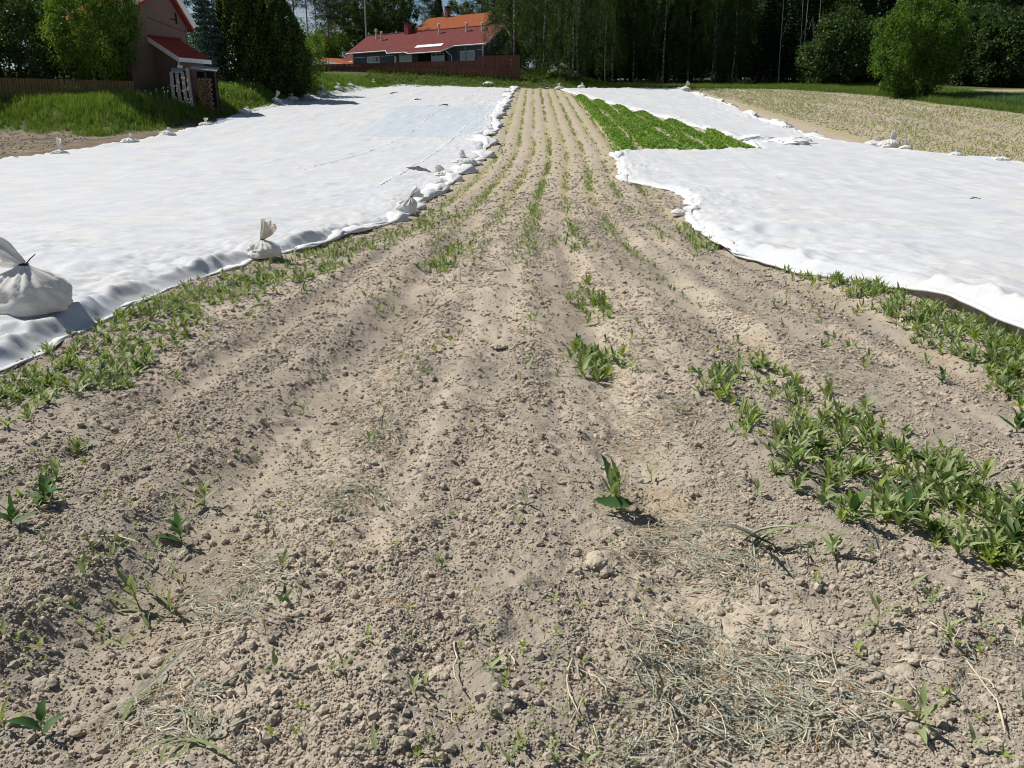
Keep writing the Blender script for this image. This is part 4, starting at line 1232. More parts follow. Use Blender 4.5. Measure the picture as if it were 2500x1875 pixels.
M['chim_red'] = plain('red_sheet_chimney', (.34, .06, .06), (.26, .045, .05), scale=2, rough=.5)
M['vent'] = plain('vent_pipe', (.60, .55, .50), (.48, .44, .40), scale=5, rough=.5)
M['fence_brown'] = plain('brown_stained_wood', (.145, .052, .036), (.085, .032, .025), scale=2.5, rough=.75, stretch=(5, 5, .6))
M['fence_pale'] = plain('weathered_yellow_wood', (.17, .12, .05), (.11, .078, .035), scale=2.5, rough=.85, stretch=(5, 5, .6))
M['grey_wood'] = plain('grey_weathered_wood', (.30, .295, .28), (.22, .215, .20), scale=4, rough=.85, stretch=(4, 4, .7))
M['sheet'] = plain('grey_roof_sheet', (.20, .22, .24), (.15, .165, .18), scale=2, rough=.6)
M['firewood'] = plain('firewood', (.30, .19, .11), (.16, .10, .06), scale=6, rough=.9)
M['firewood_end'] = plain('sawn_wood_end', (.70, .58, .40), (.60, .42, .24), scale=8, rough=.9)
M['bark'] = plain('bark', (.085, .065, .05), (.045, .036, .03), scale=5, rough=.95, bump=.6, stretch=(3, 3, .6))
M['pinebark'] = plain('pine_bark', (.30, .16, .09), (.14, .085, .06), scale=3, rough=.95, bump=.6, stretch=(3, 3, .7))
_m, _t, _o = new_mat('window_glass')
_b = N(_t, 'ShaderNodeBsdfPrincipled', Roughness=.04); _b.inputs['Base Color'].default_value = (.03, .04, .05, 1)
_b.inputs['Specular IOR Level'].default_value = 1.0; _b.inputs['Coat Weight'].default_value = 1.0
_t.links.new(_b.outputs['BSDF'], _o.inputs['Surface'])
M['glass'] = _m

class Frame:                      # a building's own axes: x along its front, y away from the viewer
    def __init__(s, origin, xdir, name, label, cat, group=None):
        s.o = Vector(origin)
        rz = math.atan2(xdir[1], xdir[0])
        s.root = thing(name, s.o, label, cat, group, rz)
        s.m = Matrix.Translation(s.o) @ Matrix.Rotation(rz, 4, 'Z')
        s.i = s.m.inverted()
    def hit(s, px, py, axis, val):   # a pixel on the plane where local axis = val
        c = s.i @ Vector((0, 0, CAM_H)); d = s.i.to_3x3() @ Vector(ray(px, py)[0])
        t = (val - c[axis]) / d[axis]
        return c + d * t

def window(fr, parent, x0, x1, z0, z1, y, depth=-.04, bars=0, m='trim'):
    w = .11
    f = MB().box((x0, y + depth, z0), (x0 + w, y, z1)).box((x1 - w, y + depth, z0), (x1, y, z1)).box((x0 + w, y + depth, z1 - w), (x1 - w, y, z1)).box((x0 + w, y + depth, z0), (x1 - w, y, z0 + w))
    if bars:
        xm = x0 + (x1 - x0) * bars
        f.box((xm - .04, y + depth * .9, z0 + w), (xm + .04, y, z1 - w))
    o = f.build('window', M[m], parent)
    MB().box((x0 + w, y + depth * .45, z0 + w), (x1 - w, y - .002, z1 - w)).build('pane', M['glass'], o)
    return o

def grey_house():
    pl, pr = at(862, 160, 138), at(1181, 160, 124)
    xd = (pr - pl); L = math.hypot(xd.x, xd.y)
    zg = gz(pr.x, pr.y) - .2
    fr = Frame((pl.x, pl.y, zg), (xd.x, xd.y), 'grey_house', 'long single-storey grey house with dark red tiled roof behind the brown fence', 'house')
    r = fr.root
    D = 9.0
    ze = fr.hit(1190, 104, 1, -.6).z
    zr = ze + 2.95
    sl = (zr - ze) / (D / 2 + .6)
    # walls with gable ends
    w = MB()
    w.poly([(0, 0, 0), (L, 0, 0), (L, 0, ze + .2), (0, 0, ze + .2), (0, D, 0), (L, D, 0), (L, D, ze + .2), (0, D, ze + .2), (0, D / 2, zr - .25), (L, D / 2, zr - .25)],
           [(0, 1, 2, 3), (5, 4, 7, 6), (1, 5, 6, 9, 2), (4, 0, 3, 8, 7), (2, 9, 8, 3), (9, 6, 7, 8)])
    w.build('wall', M['wall_grey'], r)
    # roof: the eaves step out over the terrace in the middle
    st = [(-.7, 0), (.30 * L, 0), (.335 * L, .85), (.475 * L, .85), (.52 * L, 1.35), (.76 * L, 1.35), (.815 * L, 0), (L + .7, 0)]
    rf = MB()
    for (xa, ea), (xb, eb) in zip(st[:-1], st[1:]):
        rf.slab([(xa, -.6 - ea, ze - sl * ea), (xb, -.6 - eb, ze - sl * eb), (xb, D / 2, zr), (xa, D / 2, zr)], .14)
    rf.slab([(L + .7, D + .6, ze), (-.7, D + .6, ze), (-.7, D / 2, zr), (L + .7, D / 2, zr)], .14)
    roof = rf.build('roof', M['tile_red'], r)
    gp_ = [(xa, -.66 - ea, ze - sl * ea - .13) for xa, ea in st]
    MB().tube(gp_, .09, 8).build('gutter', M['gutter'], r)
    MB().tube([(-.7, D / 2, zr + .04), (L + .7, D / 2, zr + .04)], .09, 6).build('ridge_tiles', M['tile_red'], roof)
    for x in (-.72, L + .58):
        MB().slab([(x, -.62, ze - .02), (x + .14, -.62, ze - .02), (x + .14, D / 2, zr - .01), (x, D / 2, zr - .01)], .30).build('bargeboard', M['trim'], roof)
    # front posts and soffit over the terrace
    for px in (1098, 1137):
        p = fr.hit(px, 130, 1, -1.2)
        MB().box((p.x - .06, -1.26, 0), (p.x + .06, -1.14, ze - sl * .6)).build('terrace_post', M['wall_grey'], r)
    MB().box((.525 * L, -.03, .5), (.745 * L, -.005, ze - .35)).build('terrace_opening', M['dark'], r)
    for px0, px1, y0, y1, b in ((896, 927, 139, 153, .28), (975, 1006, 132, 151, .12), (1123, 1159, 125, 147, .1)):
        a = fr.hit(px0, y0, 1, 0); c = fr.hit(px1, y1, 1, 0)
        window(fr, r, a.x, c.x, c.z, a.z, 0, bars=b)
    a = fr.hit(1053, 131, 1, 0); c = fr.hit(1086, 149, 1, 0)
    window(fr, r, a.x, c.x, c.z - .6, a.z, -.031, bars=.35)
    a = fr.hit(963, 137, 1, 0); c = fr.hit(968, 151, 1, 0)
    MB().box((a.x, -.05, c.z - .6), (c.x, -.005, a.z)).build('white_board', M['trim'], r)
    for px0, px1, yy in ((864, 891, 142), (930, 962, 138), (1166, 1177, 122)):
        a = fr.hit(px0, yy, 1, 0); c = fr.hit(px1, yy, 1, 0)
        MB().box((a.x, -.03, a.z), (c.x, -.004, a.z + .07)).build('trim_strip', M['gutter'], r)
    for xx, zz in ((.02, 0), (L - .16, 0)):
        MB().box((xx - .04, -.05, 0), (xx + .13, -.006, ze)).build('corner_board', M['trim'], r)
    d = fr.hit(1098, 122, 1, -1.6)
    MB().tube([(d.x - .5, -1.9, ze - sl * 1.3 - .1), (d.x - .4, -1.8, ze - 1.0), (d.x, -1.2, ze - 1.5), (d.x + .05, -1.2, .3)], .07, 7).build('downpipe', M['gutter'], r)
    d = fr.hit(853, 128, 1, -.6)
    MB().tube([(d.x, -.62, ze - .2), (d.x, -.3, ze - .6), (d.x, -.12, ze - .9), (d.x, -.12, .2)], .06, 7).build('downpipe', M['gutter'], r)
    # roof furniture
    def on_roof(px, py):
        lo, hi = -.6, D / 2
        for _ in range(30):
            m = (lo + hi) / 2
            p = fr.hit(px, py, 1, m)
            if p.z < ze + sl * (m + .6): lo, hi = lo, m
            else: lo, hi = m, hi
            if lo == m: pass
        return fr.hit(px, py, 1, m)
    def roof_y(px, py):           # scan for the sight line meeting the front slope
        best = None
        for yy in np.linspace(-.6, D / 2, 120):
            p = fr.hit(px, py, 1, yy)
            e = abs(p.z - (ze + sl * (yy + .6)))
            if best is None or e < best[0]: best = (e, p)
        return best[1]
    for px, py, top in ((919, 94, 74), (932, 99, 80), (1072, 82, 61), (1139, 77, 58), (1177, 75, 58)):
        p = roof_y(px, py)
        h = (py - top) * p.y * 0 + (py - top) / FPX * (fr.m @ p).y
        v = MB().tube([(p.x, p.y, p.z - .2), (p.x, p.y, p.z + h * .62)], [.17, .13], 10).tube([(p.x, p.y, p.z + h * .62), (p.x, p.y, p.z + h * .68), (p.x, p.y, p.z + h * .95), (p.x, p.y, p.z + h)], [.13, .24, .22, .10], 10)
        v.build('vent_pipe', M['vent'], r)
    p = fr.hit(996, 80, 1, D / 2 - .3)
    ch = MB().box((p.x - .42, D / 2 - .7, zr - .8), (p.x + .42, D / 2 + .1, zr + 1.25)).build('chimney', M['chim_red'], roof)
    MB().box((p.x - .50, D / 2 - .78, zr + 1.25), (p.x + .50, D / 2 + .18, zr + 1.42)).build('chimney_cap', M['dark'], ch)
    a = roof_y(1016, 114); c = roof_y(1081, 110)
    n = 3
    for i in range(n):
        x0 = a.x + (c.x - a.x) * i / n + .06; x1 = a.x + (c.x - a.x) * (i + 1) / n - .02
        y0 = -.75
        zz = ze + sl * (y0 + .6) + .10
        MB().slab([(x0, y0, zz), (x1, y0, zz), (x1, y0 + .7, zz + .7 * sl), (x0, y0 + .7, zz + .7 * sl)], .06).build('roof_panel', M['trim'], r)
    # low wing on the left
    wx0, wx1 = fr.hit(826, 140, 1, 1.0).x, 0
    zt = fr.hit(840, 133, 1, 2.5).z; zb = fr.hit(830, 150, 1, 0).z
    MB().box((wx0 + .4, 1.0, 0), (-.02, 6, zb)).build('wing_wall', M['wall_grey'], r)
    MB().slab([(wx0, .4, zb), (-.02, .4, zb), (-.02, 3.4, zt + .25), (wx0 + .9, 3.4, zt + .25)], .12).build('wing_roof', M['tile_red'], r)
    MB().tube([(wx0, .34, zb - .1), (-.03, .34, zb - .1)], .08, 6).build('wing_gutter', M['gutter'], r)
grey_house()

def orange_house():
    pl, pr = at(1003, 80, 168), at(1150, 75, 160)
    xd = pr - pl; L = math.hypot(xd.x, xd.y) + 4
    zg = gz(pl.x, pl.y)
    fr = Frame((pl.x, pl.y, zg), (xd.x, xd.y), 'orange_roofed_house', 'house with bright orange tiled roof and brick chimney behind the grey house', 'house')
    ze = fr.hit(1003, 78, 1, 0).z; zr = fr.hit(1095, 40, 1, 4.0).z
    MB().box((.4, .4, 0), (L - .4, 8, ze)).build('wall', M['wall_pink'], fr.root)
    rf = MB().slab([(-.3, 0, ze), (L, 0, ze), (L, 4, zr), (1.6, 4, zr)], .15)
    rf.slab([(L, 8.4, ze), (-.3, 8.4, ze), (1.6, 4.02, zr), (L, 4.02, zr)], .15)
    rf.poly([(-.3, 0, ze), (1.6, 4, zr - .02), (-.3, 8.4, ze)], [(0, 1, 2)])
    roof = rf.build('roof', M['tile_orange'], fr.root)
    c = fr.hit(1092, 40, 1, 4.0)
    zt = fr.hit(1092, 20, 1, 4.0).z
    ch = MB().box((c.x - .35, 3.6, zr - .6), (c.x + .35, 4.4, zt)).build('chimney', M['brick'], roof)
    MB().box((c.x - .42, 3.5, zt + .12), (c.x + .42, 4.5, zt + .28)).box((c.x - .2, 3.8, zt), (c.x + .2, 4.2, zt + .12)).build('chimney_cap', M['dark'], ch)
    MB().tube([(c.x - 5.5, 3.6, zr - .3), (c.x - 5.5, 3.6, zr + .5)], .12, 8).build('vent_pipe', M['vent'], fr.root)
orange_house()

def garage():
    pl, pr = at(757, 160, 140), at(822, 160, 133)
    xd = pr - pl; L = math.hypot(xd.x, xd.y)
    zg = gz(pl.x, pl.y)
    fr = Frame((pl.x, pl.y, zg), (xd.x, xd.y), 'garage', 'low outbuilding with orange tiled roof and white barge behind the fence left end', 'outbuilding')
    zr = fr.hit(764, 137, 1, 0).z; ze = fr.hit(826, 157, 1, 0).z
    MB().poly([(0, 0, 0), (L, 0, 0), (L, 0, ze - .1), (0, 0, zr - .15), (0, 6, 0), (L, 6, 0), (L, 6, ze - .1), (0, 6, zr - .15)], [(0, 1, 2, 3), (5, 4, 7, 6), (1, 5, 6, 2), (4, 0, 3, 7), (3, 2, 6, 7)]).build('wall', M['sheet'], fr.root)
    MB().slab([(-.1, 0, zr), (L * .70, -.5, ze - .1), (L + .5, 6.5, ze + .2), (-.1, 6.5, zr)], .12).build('roof', M['tile_orange'], fr.root)
    MB().slab([(-.1, -.06, zr - .01), (L * .70, -.56, ze - .11), (L * .70, -.50, ze - .11), (-.1, -.0, zr - .01)], .34).build('bargeboard', M['trim'], fr.root)
garage()

def pink_house():
    a = Vector((.51, .86)); b = Vector((.86, -.51))
    p0 = at(378, 160, 71.0)
    zg = gz(p0.x, p0.y) - .25
    fr = Frame((p0.x, p0.y, zg), b, 'pink_house', 'pinkish two-storey house with red tiled side roof behind the left bushes', 'house')
    r = fr.root
    cor = fr.hit(457, 90, 0, 0).y
    apex = fr.hit(411, -26, 0, .5); er = fr.hit(473, 78, 0, .5); le = fr.hit(337, 14, 0, .5)
    ylow = -2.2
    zl = le.z + (le.z - apex.z) / (apex.y - le.y) * (le.y - ylow)
    zc = er.z + (apex.z - er.z) * (er.y - cor) / (er.y - apex.y) - .12
    za = apex.z - .15
    zl2 = zl - .12
    X = -9.0
    MB().poly([(0, ylow, 0), (0, cor, 0), (0, cor, zc), (0, apex.y, za), (0, ylow, zl2), (X, ylow, 0), (X, cor, 0), (X, cor, zc), (X, apex.y, za), (X, ylow, zl2)],
              [(0, 1, 2, 3, 4), (9, 8, 7, 6, 5), (1, 6, 7, 2), (5, 0, 4, 9), (2, 7, 8, 3), (3, 8, 9, 4)]).build('wall', M['wall_pink'], r)
    rf = MB().slab([(.5, ylow - .6, zl - .35), (.5, apex.y, apex.z), (X, apex.y, apex.z), (X, ylow - .6, zl - .35)], -.16)
    rf.slab([(.5, apex.y, apex.z), (.5, er.y, er.z), (X, er.y, er.z), (X, apex.y, apex.z)], -.16)
    roof = rf.build('roof', M['tile_bright'], r)
    for y0, z0, y1, z1 in ((ylow - .6, zl - .35, apex.y, apex.z), (apex.y, apex.z, er.y, er.z)):
        MB().slab([(.50, y0, z0 + .24), (.50, y1, z1 + .24), (.57, y1, z1 + .24), (.57, y0, z0 + .24)], .44).build('bargeboard', M['trim'], roof)
    MB().box((-.02, cor - .1, 0), (.05, cor + .03, zc)).build('corner_board', M['wall_pink'], r)
    # cable and bracket on the gable
    c0, c1 = fr.hit(360, 41, 0, .03), fr.hit(456, 79, 0, .03)
    MB().tube([c0, (c0 + c1) / 2 + Vector((0, 0, -.05)), c1], .02, 5).build('cable', M['dark'], r)
    c = fr.hit(428, 48, 0, .05)
    MB().box((0, c.y - .5, c.z - .03), (.08, c.y + .15, c.z + .03)).box((0, c.y + .05, c.z - .35), (.12, c.y + .12, c.z + .5)).build('bracket', M['dark'], r)
    # side roof and its room
    top = fr.hit(380, 93, 0, 0); en = fr.hit(435, 141, 1, -.35)
    w = en.x
    zt, ze = top.z, en.z
    l = max(2.6, fr.hit(514, 146, 0, w).y)
    y0 = -.35
    n = 8
    rm = bpy.data.meshes.new('tile_course')
    dx, dz = w / n, (zt - ze) / n
    # one course of rounded tiles, stepped over the one below
    k = 44
    yy = np.linspace(y0, l, k * 4 + 1)
    wave = .035 * np.abs(np.sin((yy - y0) / (l - y0) * k * math.pi / 2))
    up = np.stack([np.full_like(yy, 0.0), yy, wave + .03], 1); dn = np.stack([np.full_like(yy, dx + .03), yy, wave - dz + .055], 1); bt = dn - np.array([0, 0, .055])
    vv = np.stack([up, dn, bt], 1).reshape(-1, 3)
    cm = mesh_np('tile_course', vv, grid_faces(len(yy), 3)[:, ::-1], M['tile_bright'], False)
    side = MB().slab([(0, y0, zt - .02), (w, y0, ze - .02), (w, l, ze - .02), (0, l, zt - .02)], .10)
    side_o = side.build('side_roof', M['wall_pink'], r)
    for i in range(n):
        obj('tile_course', cm, side_o, (i * dx, 0, zt - i * dz))
    MB().tube([(.05, y0, zt + .10), (.05, l, zt + .10)], .09, 6).build('ridge_tiles', M['tile_red'], side_o)
    MB().slab([(-.02, y0 - .05, zt + .05), (w + .05, y0 - .05, ze + .05), (w + .05, y0 + .02, ze + .05), (-.02, y0 + .02, zt + .05)], .34).build('bargeboard', M['trim'], side_o)
    MB().box((w + .03, y0, ze - .30), (w + .09, l, ze + .02)).build('fascia', M['trim'], side_o)
    ww = w - .45
    MB().poly([(.003, 0, 0), (ww, 0, 0), (ww, 0, ze + .05), (.003, 0, zt - .25), (.003, l - .4, 0), (ww, l - .4, 0), (ww, l - .4, ze + .05), (.003, l - .4, zt - .25)], [(0, 1, 2, 3), (5, 4, 7, 6), (1, 5, 6, 2), (4, 0, 3, 7), (3, 2, 6, 7)]).build('side_wall', M['wall_pink'], r)
    for i in range(1, 9):
        x = ww * i / 9
        MB().box((x - .02, -.025, 0), (x + .02, -.002, ze + .1)).build('batten', M['wall_pink'], r)
    MB().box((ww - .08, -.06, 0), (ww + .06, -.004, ze + .1)).build('corner_board', M['trim'], r)
    a0, a1 = fr.hit(349, 164, 1, 0), fr.hit(372, 190, 1, 0)
    window(fr, r, a0.x - .1, a1.x + .1, a1.z, a0.z, 0, -.06)
    a0, a1 = fr.hit(432, 159, 0, ww), fr.hit(446, 172, 0, ww)
    MB().box((ww + .002, a0.y, 0), (ww + .04, a1.y, a0.z)).build('door', M['trim'], r)
pink_house()

def lean_wood():
    # pale plank rack with a little roof, and the firewood shelter beside it
    x, y = at(440, 229, 67.2).x, 67.2
    fr = Frame((x, y, gz(x, y) - .1), (.93, .36), 'plank_rack', 'pale grey plank firewood rack with small roof by the pink house', 'rack')
    r = fr.root
    top = fr.hit(430, 172, 1, 0).z
    for px0, px1, lean in ((422, 418, 0), (438, 431, 0), (453, 445, 0), (466, 456, .1)):
        p0 = fr.hit(px0, 229, 1, 0); p1 = fr.hit(px1, 176 if px1 < 450 else 166, 1, 0)
        MB().slab([(p0.x - .13, -.04, 0), (p0.x + .13, -.04, 0), (p1.x + .13, -.04, p1.z), (p1.x - .13, -.04, p1.z)], .05).build('plank', M['grey_wood'], r)
    a, b = fr.hit(417, 171, 1, -.2), fr.hit(447, 176, 1, -.2)
    MB().slab([(a.x, -.35, top - .1), (b.x, -.35, top - .1), (b.x, .9, top + .25), (a.x, .9, top + .25)], .08).build('roof_board', M['grey_wood'], r)
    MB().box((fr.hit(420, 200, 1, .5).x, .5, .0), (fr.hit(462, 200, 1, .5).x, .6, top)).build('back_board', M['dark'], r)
    rs = random.Random(4)
    g = 0
    for i in range(26):
        xx = rs.uniform(fr.hit(422, 200, 1, .2).x, fr.hit(462, 200, 1, .2).x); zz = rs.uniform(.15, top - .3)
        rr = rs.uniform(.06, .11)
        o = MB().tube([(0, -.25, 0), (0, .25, 0)], rr, 7).mesh('split_log', M['firewood_end'])
        oo = obj('split_log', o, None, fr.m @ Vector((xx, .2, zz)), (0, 0, fr.root.rotation_euler.z))
        props(oo, 'pale sawn log end showing between the planks of the grey rack', 'log', 'logs in the plank rack')
    x, y = at(500, 222, 68.0).x, 68.0
    fr2 = Frame((x - .6, y + .6, gz(x, y) - .1), (.96, .26), 'firewood_shelter', 'low grey sheet-roofed firewood shelter right of the plank rack', 'shelter')
    a, b = fr2.hit(463, 163, 1, -.3), fr2.hit(530, 172, 1, -.3)
    MB().slab([(a.x, -.5, a.z - .1), (b.x, -.5, b.z - .05), (b.x, 1.6, b.z + .35), (a.x, 1.6, a.z + .3)], .06).build('roof_sheet', M['sheet'], fr2.root)
    for px in (470, 503, 527):
        p = fr2.hit(px, 200, 1, -.3)
        MB().box((p.x - .06, -.36, 0), (p.x + .06, -.24, b.z - .05)).build('post', M['bark'], fr2.root)
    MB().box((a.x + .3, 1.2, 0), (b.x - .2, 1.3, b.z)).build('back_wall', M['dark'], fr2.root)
    x0, x1 = a.x + .35, fr2.hit(515, 200, 1, 0).x
    k = 0
    for j in range(int((b.z - .5) / .185)):
        for i in range(int((x1 - x0) / .21)):
            rr = rs.uniform(.08, .115)
            oo = obj('firewood_log', MB().tube([(0, -.28, 0), (0, .28, 0)], rr, 6).mesh('firewood_log', M['firewood']) if k < 8 else LOGS[k % 8], None, fr2.m @ Vector((x0 + .1 + i * .21 + .1 * (j % 2), .35 + rs.uniform(-.06, .06), .1 + j * .185)), (0, 0, fr2.root.rotation_euler.z + rs.uniform(-.05, .05)))
            if k < 8: LOGS.append(oo.data)
            k += 1
            props(oo, 'brown log stacked under the sheet-roofed firewood shelter', 'log', 'logs stacked in the firewood shelter')
LOGS = []
lean_wood()

def picket_fence():
    x0, y0 = gp(0, 253); y1 = 65.0; x1 = at(330, 230, y1).x
    dx, dy = (x1 - x0), (y1 - y0)
    x0 -= dx * .35; y0 -= dy * .35
    L = math.hypot(x1 - x0, y1 - y0)
    root = thing('picket_fence', (x0, y0, gz(x0, y0)), 'weathered yellowish vertical board fence in front of the left bushes', 'fence', None, math.atan2(y1 - y0, x1 - x0))
    zt0 = at(0, 191, gp(0, 253)[1]).z; zt1 = at(330, 200, y1).z
    n = int(L / .19)
    bm_ = MB().box((-.075, -.012, 0), (.075, .012, 1)).mesh('board', M['fence_pale'])
    rs = random.Random(2)
    def top(t):
        tt = (t - .26) / .74
        return zt0 + (zt1 - zt0) * tt
    def gnd(t): return gz(x0 + (x1 - x0) * t, y0 + (y1 - y0) * t)
    z0 = root.location.z
    for i in range(n):
        t = (i + .5) / n
        g = gnd(t) - .1
        h = top(t) - g + rs.uniform(-.02, .02)
        obj('board', bm_, root, (t * L, -.06, g - z0), (0, rs.uniform(-.012, .012), 0), (1, 1, h))
    for i in range(6):
        t = (i + .2) / 5.6
        g = gnd(t) - .3
        MB().box((t * L - .06, -.03, g - z0), (t * L + .06, .09, top(t) - z0)).build('post', M['fence_pale'], root)
    for hz in (.16, .75):
        MB().slab([(0, -.04, top(0) - z0 - hz), (L, -.04, top(1) - z0 - hz), (L, .0, top(1) - z0 - hz), (0, .0, top(0) - z0 - hz)], .1).build('rail', M['fence_pale'], root)
    MB().slab([(0, -.09, top(0) - z0 + .05), (L, -.09, top(1) - z0 + .05), (L, .03, top(1) - z0 + .05), (0, .03, top(0) - z0 + .05)], .05).build('cap_rail', M['fence_pale'], root)
picket_fence()

def brown_fence():
    pa = at(752, 170, 126.0); pb = at(1163, 165, 121.5); pc = at(1268, 160, 120.5)
    root = thing('brown_fence', (pa.x, pa.y, gz(pa.x, pa.y)), 'long dark brown board fence in front of the grey house', 'fence')
    o = Vector(root.location)
    rs = random.Random(6)
    def seg(p, q_, n, ztp, ztq):
        d = (q_ - p); d.z = 0
        for i in range(n + 1):
            t = i / n
            c = p + (q_ - p) * t
            zt = ztp + (ztq - ztp) * t
            g = gz(c.x, c.y) - .3
            MB().box((c.x - .07 - o.x, c.y - .07 - o.y, g - o.z), (c.x + .07 - o.x, c.y + .07 - o.y, zt + .08 - o.z)).build('post', M['fence_brown'], root)
            if i == n: break
            mb = MB()
            e = p + (q_ - p) * ((i + 1) / n)
            k = 15
            for j in range(k):
                u = (j + .5) / k
                b0 = c + (e - c) * (u - .44 / k); b1 = c + (e - c) * (u + .44 / k)
                z1 = zt + (ztq - ztp) / n * u + rs.uniform(-.03, .02)
                g0 = gz(b0.x, b0.y) - .05
                yo = -.05 if j % 2 else -.02
                mb.box((b0.x - o.x, b0.y - o.y + yo - .02, g0 - o.z), (b1.x - o.x, b0.y - o.y + yo, z1 - o.z))
            pn = mb.build('fence_panel', M['fence_brown'], root)
            MB().slab([(c.x - o.x, c.y - o.y - .1, zt - o.z + .04), (e.x - o.x, e.y - o.y - .1, zt + (ztq - ztp) / n - o.z + .04), (e.x - o.x, e.y - o.y + .05, zt + (ztq - ztp) / n - o.z + .04), (c.x - o.x, c.y - o.y + .05, zt - o.z + .04)], .06).build('top_rail', M['fence_brown'], pn)
    seg(pa, pb, 9, at(752, 159, 126.0).z, at(1163, 148, 121.5).z)
    seg(pb + Vector((.16, 0, 0)), pc, 2, at(1163, 137, 121.5).z, at(1268, 136, 120.5).z)
brown_fence()
# ------------------------------------------------------------------ trees, shrubs, grass
def birch_bark():
    m, t, out = new_mat('birch_bark')
    b = N(t, 'ShaderNodeBsdfPrincipled', Roughness=.8)
    t.links.new(b.outputs['BSDF'], out.inputs['Surface'])
    g = N(t, 'ShaderNodeTexCoord')
    mp = N(t, 'ShaderNodeMapping'); mp.inputs['Scale'].default_value = (1.2, 1.2, 3.2)
    t.links.new(g.outputs['Object'], mp.inputs['Vector'])
    n = N(t, 'ShaderNodeTexNoise', Scale=1.5, Detail=5, Roughness=.75)
    t.links.new(mp.outputs['Vector'], n.inputs['Vector'])
    t.links.new(ramp(t, n.outputs['Fac'], [(.45, (.025, .023, .02)), (.54, (.30, .29, .27)), (.66, (.58, .56, .53))]), b.inputs['Base Color'])
    return m
M['birchbark'] = birch_bark()
M['leaf_birch'] = leafmat('birch_leaf', [(0, (.026, .05, .014)), (.5, (.045, .082, .022)), (1, (.10, .145, .04))], transl=.33, obj_rand=.2)
M['leaf_willow'] = leafmat('willow_leaf', [(0, (.055, .11, .015)), (.5, (.10, .18, .025)), (1, (.19, .27, .05))], transl=.38, obj_rand=.1)
M['leaf_bush'] = leafmat('bush_leaf', [(0, (.038, .085, .014)), (.5, (.075, .15, .025)), (1, (.15, .23, .045))], transl=.4, obj_rand=.1)
M['leaf_dark'] = leafmat('shade_leaf', [(0, (.025, .05, .016)), (.5, (.045, .085, .025)), (1, (.08, .125, .04))], transl=.3, obj_rand=.2)
M['needle'] = leafmat('spruce_needle', [(0, (.012, .026, .012)), (.6, (.022, .045, .02)), (1, (.04, .07, .028))], transl=.12, obj_rand=.2)
M['needle_pine'] = leafmat('pine_needle', [(0, (.022, .045, .025)), (1, (.05, .085, .045))], transl=.15, obj_rand=.2)
M['needle_blue'] = leafmat('blue_spruce_needle', [(0, (.03, .06, .055)), (.6, (.06, .105, .10)), (1, (.20, .27, .27))], transl=.1, obj_rand=.1)
M['thuja'] = leafmat('thuja_spray', [(0, (.022, .045, .012)), (.55, (.05, .085, .018)), (1, (.13, .17, .03))], transl=.25, obj_rand=.1)
M['deadwood'] = plain('dead_stem', (.42, .38, .33), (.25, .22, .19), scale=4, rough=.9)
M['flower'] = plain('white_flower', (.75, .76, .72), (.65, .66, .60), scale=3, rough=.8)

def cards(p, size, rg, aspect=.6, out=None, flat=.0):
    """one bent leaf spray per point"""
    n = len(p)
    a = rg.normal(size=(n, 3)); a[:, 2] *= (1 - flat)
    if out is not None: a = a * .8 + out * .6
    a /= np.linalg.norm(a, axis=1)[:, None] + 1e-9
    h = rg.normal(size=(n, 3))
    b = np.cross(a, h); b /= np.linalg.norm(b, axis=1)[:, None] + 1e-9
    c = np.cross(a, b)
    s = size * rg.uniform(.6, 1.35, n)[:, None]
    w = b * s * aspect * .5; l = a * s; k = c * s * .18
    v = np.stack([p - l * .5, p + w + k, p + l * .5, p - w + k], 1).reshape(-1, 3)
    return v, np.arange(4 * n).reshape(-1, 4)

def crown_mesh(name, p, size, m, rg, **kw):
    v, f = cards(np.asarray(p), size, rg, **kw)
    return mesh_np(name, v, f, m)

def clumps(rg, rx, ry, rz, zc, k, n, spread, shell=.75, low=-1.0, lobe=.42):
    """points gathered in clumps round an ellipsoid, so that the outline is uneven and gaps stay open"""
    d = rg.normal(size=(k, 3)); d /= np.linalg.norm(d, axis=1)[:, None]
    d = d[d[:, 2] > low]
    r = shell + (1 - shell) * rg.random(len(d)) ** .6
    r = np.where(rg.random(len(d)) < .22, r * rg.uniform(.25, .9, len(d)), r) * rg.uniform(.84, 1.12, len(d))
    r = r * (1.01 - lobe / 2 + lobe * fbm(np.arctan2(d[:, 1], d[:, 0]) * 1.6 + k * .1, d[:, 2] * 2.6 + 4, 2, k))
    c = d * r[:, None] * np.array([rx, ry, rz]) + np.array([0, 0, zc])
    i = rg.integers(0, len(c), n)
    p = c[i] + rg.normal(size=(n, 3)) * spread * rg.uniform(.5, 1.3, len(c))[i][:, None]
    o = p - np.array([0, 0, zc]); o /= np.linalg.norm(o, axis=1)[:, None] + 1e-9
    return p, o

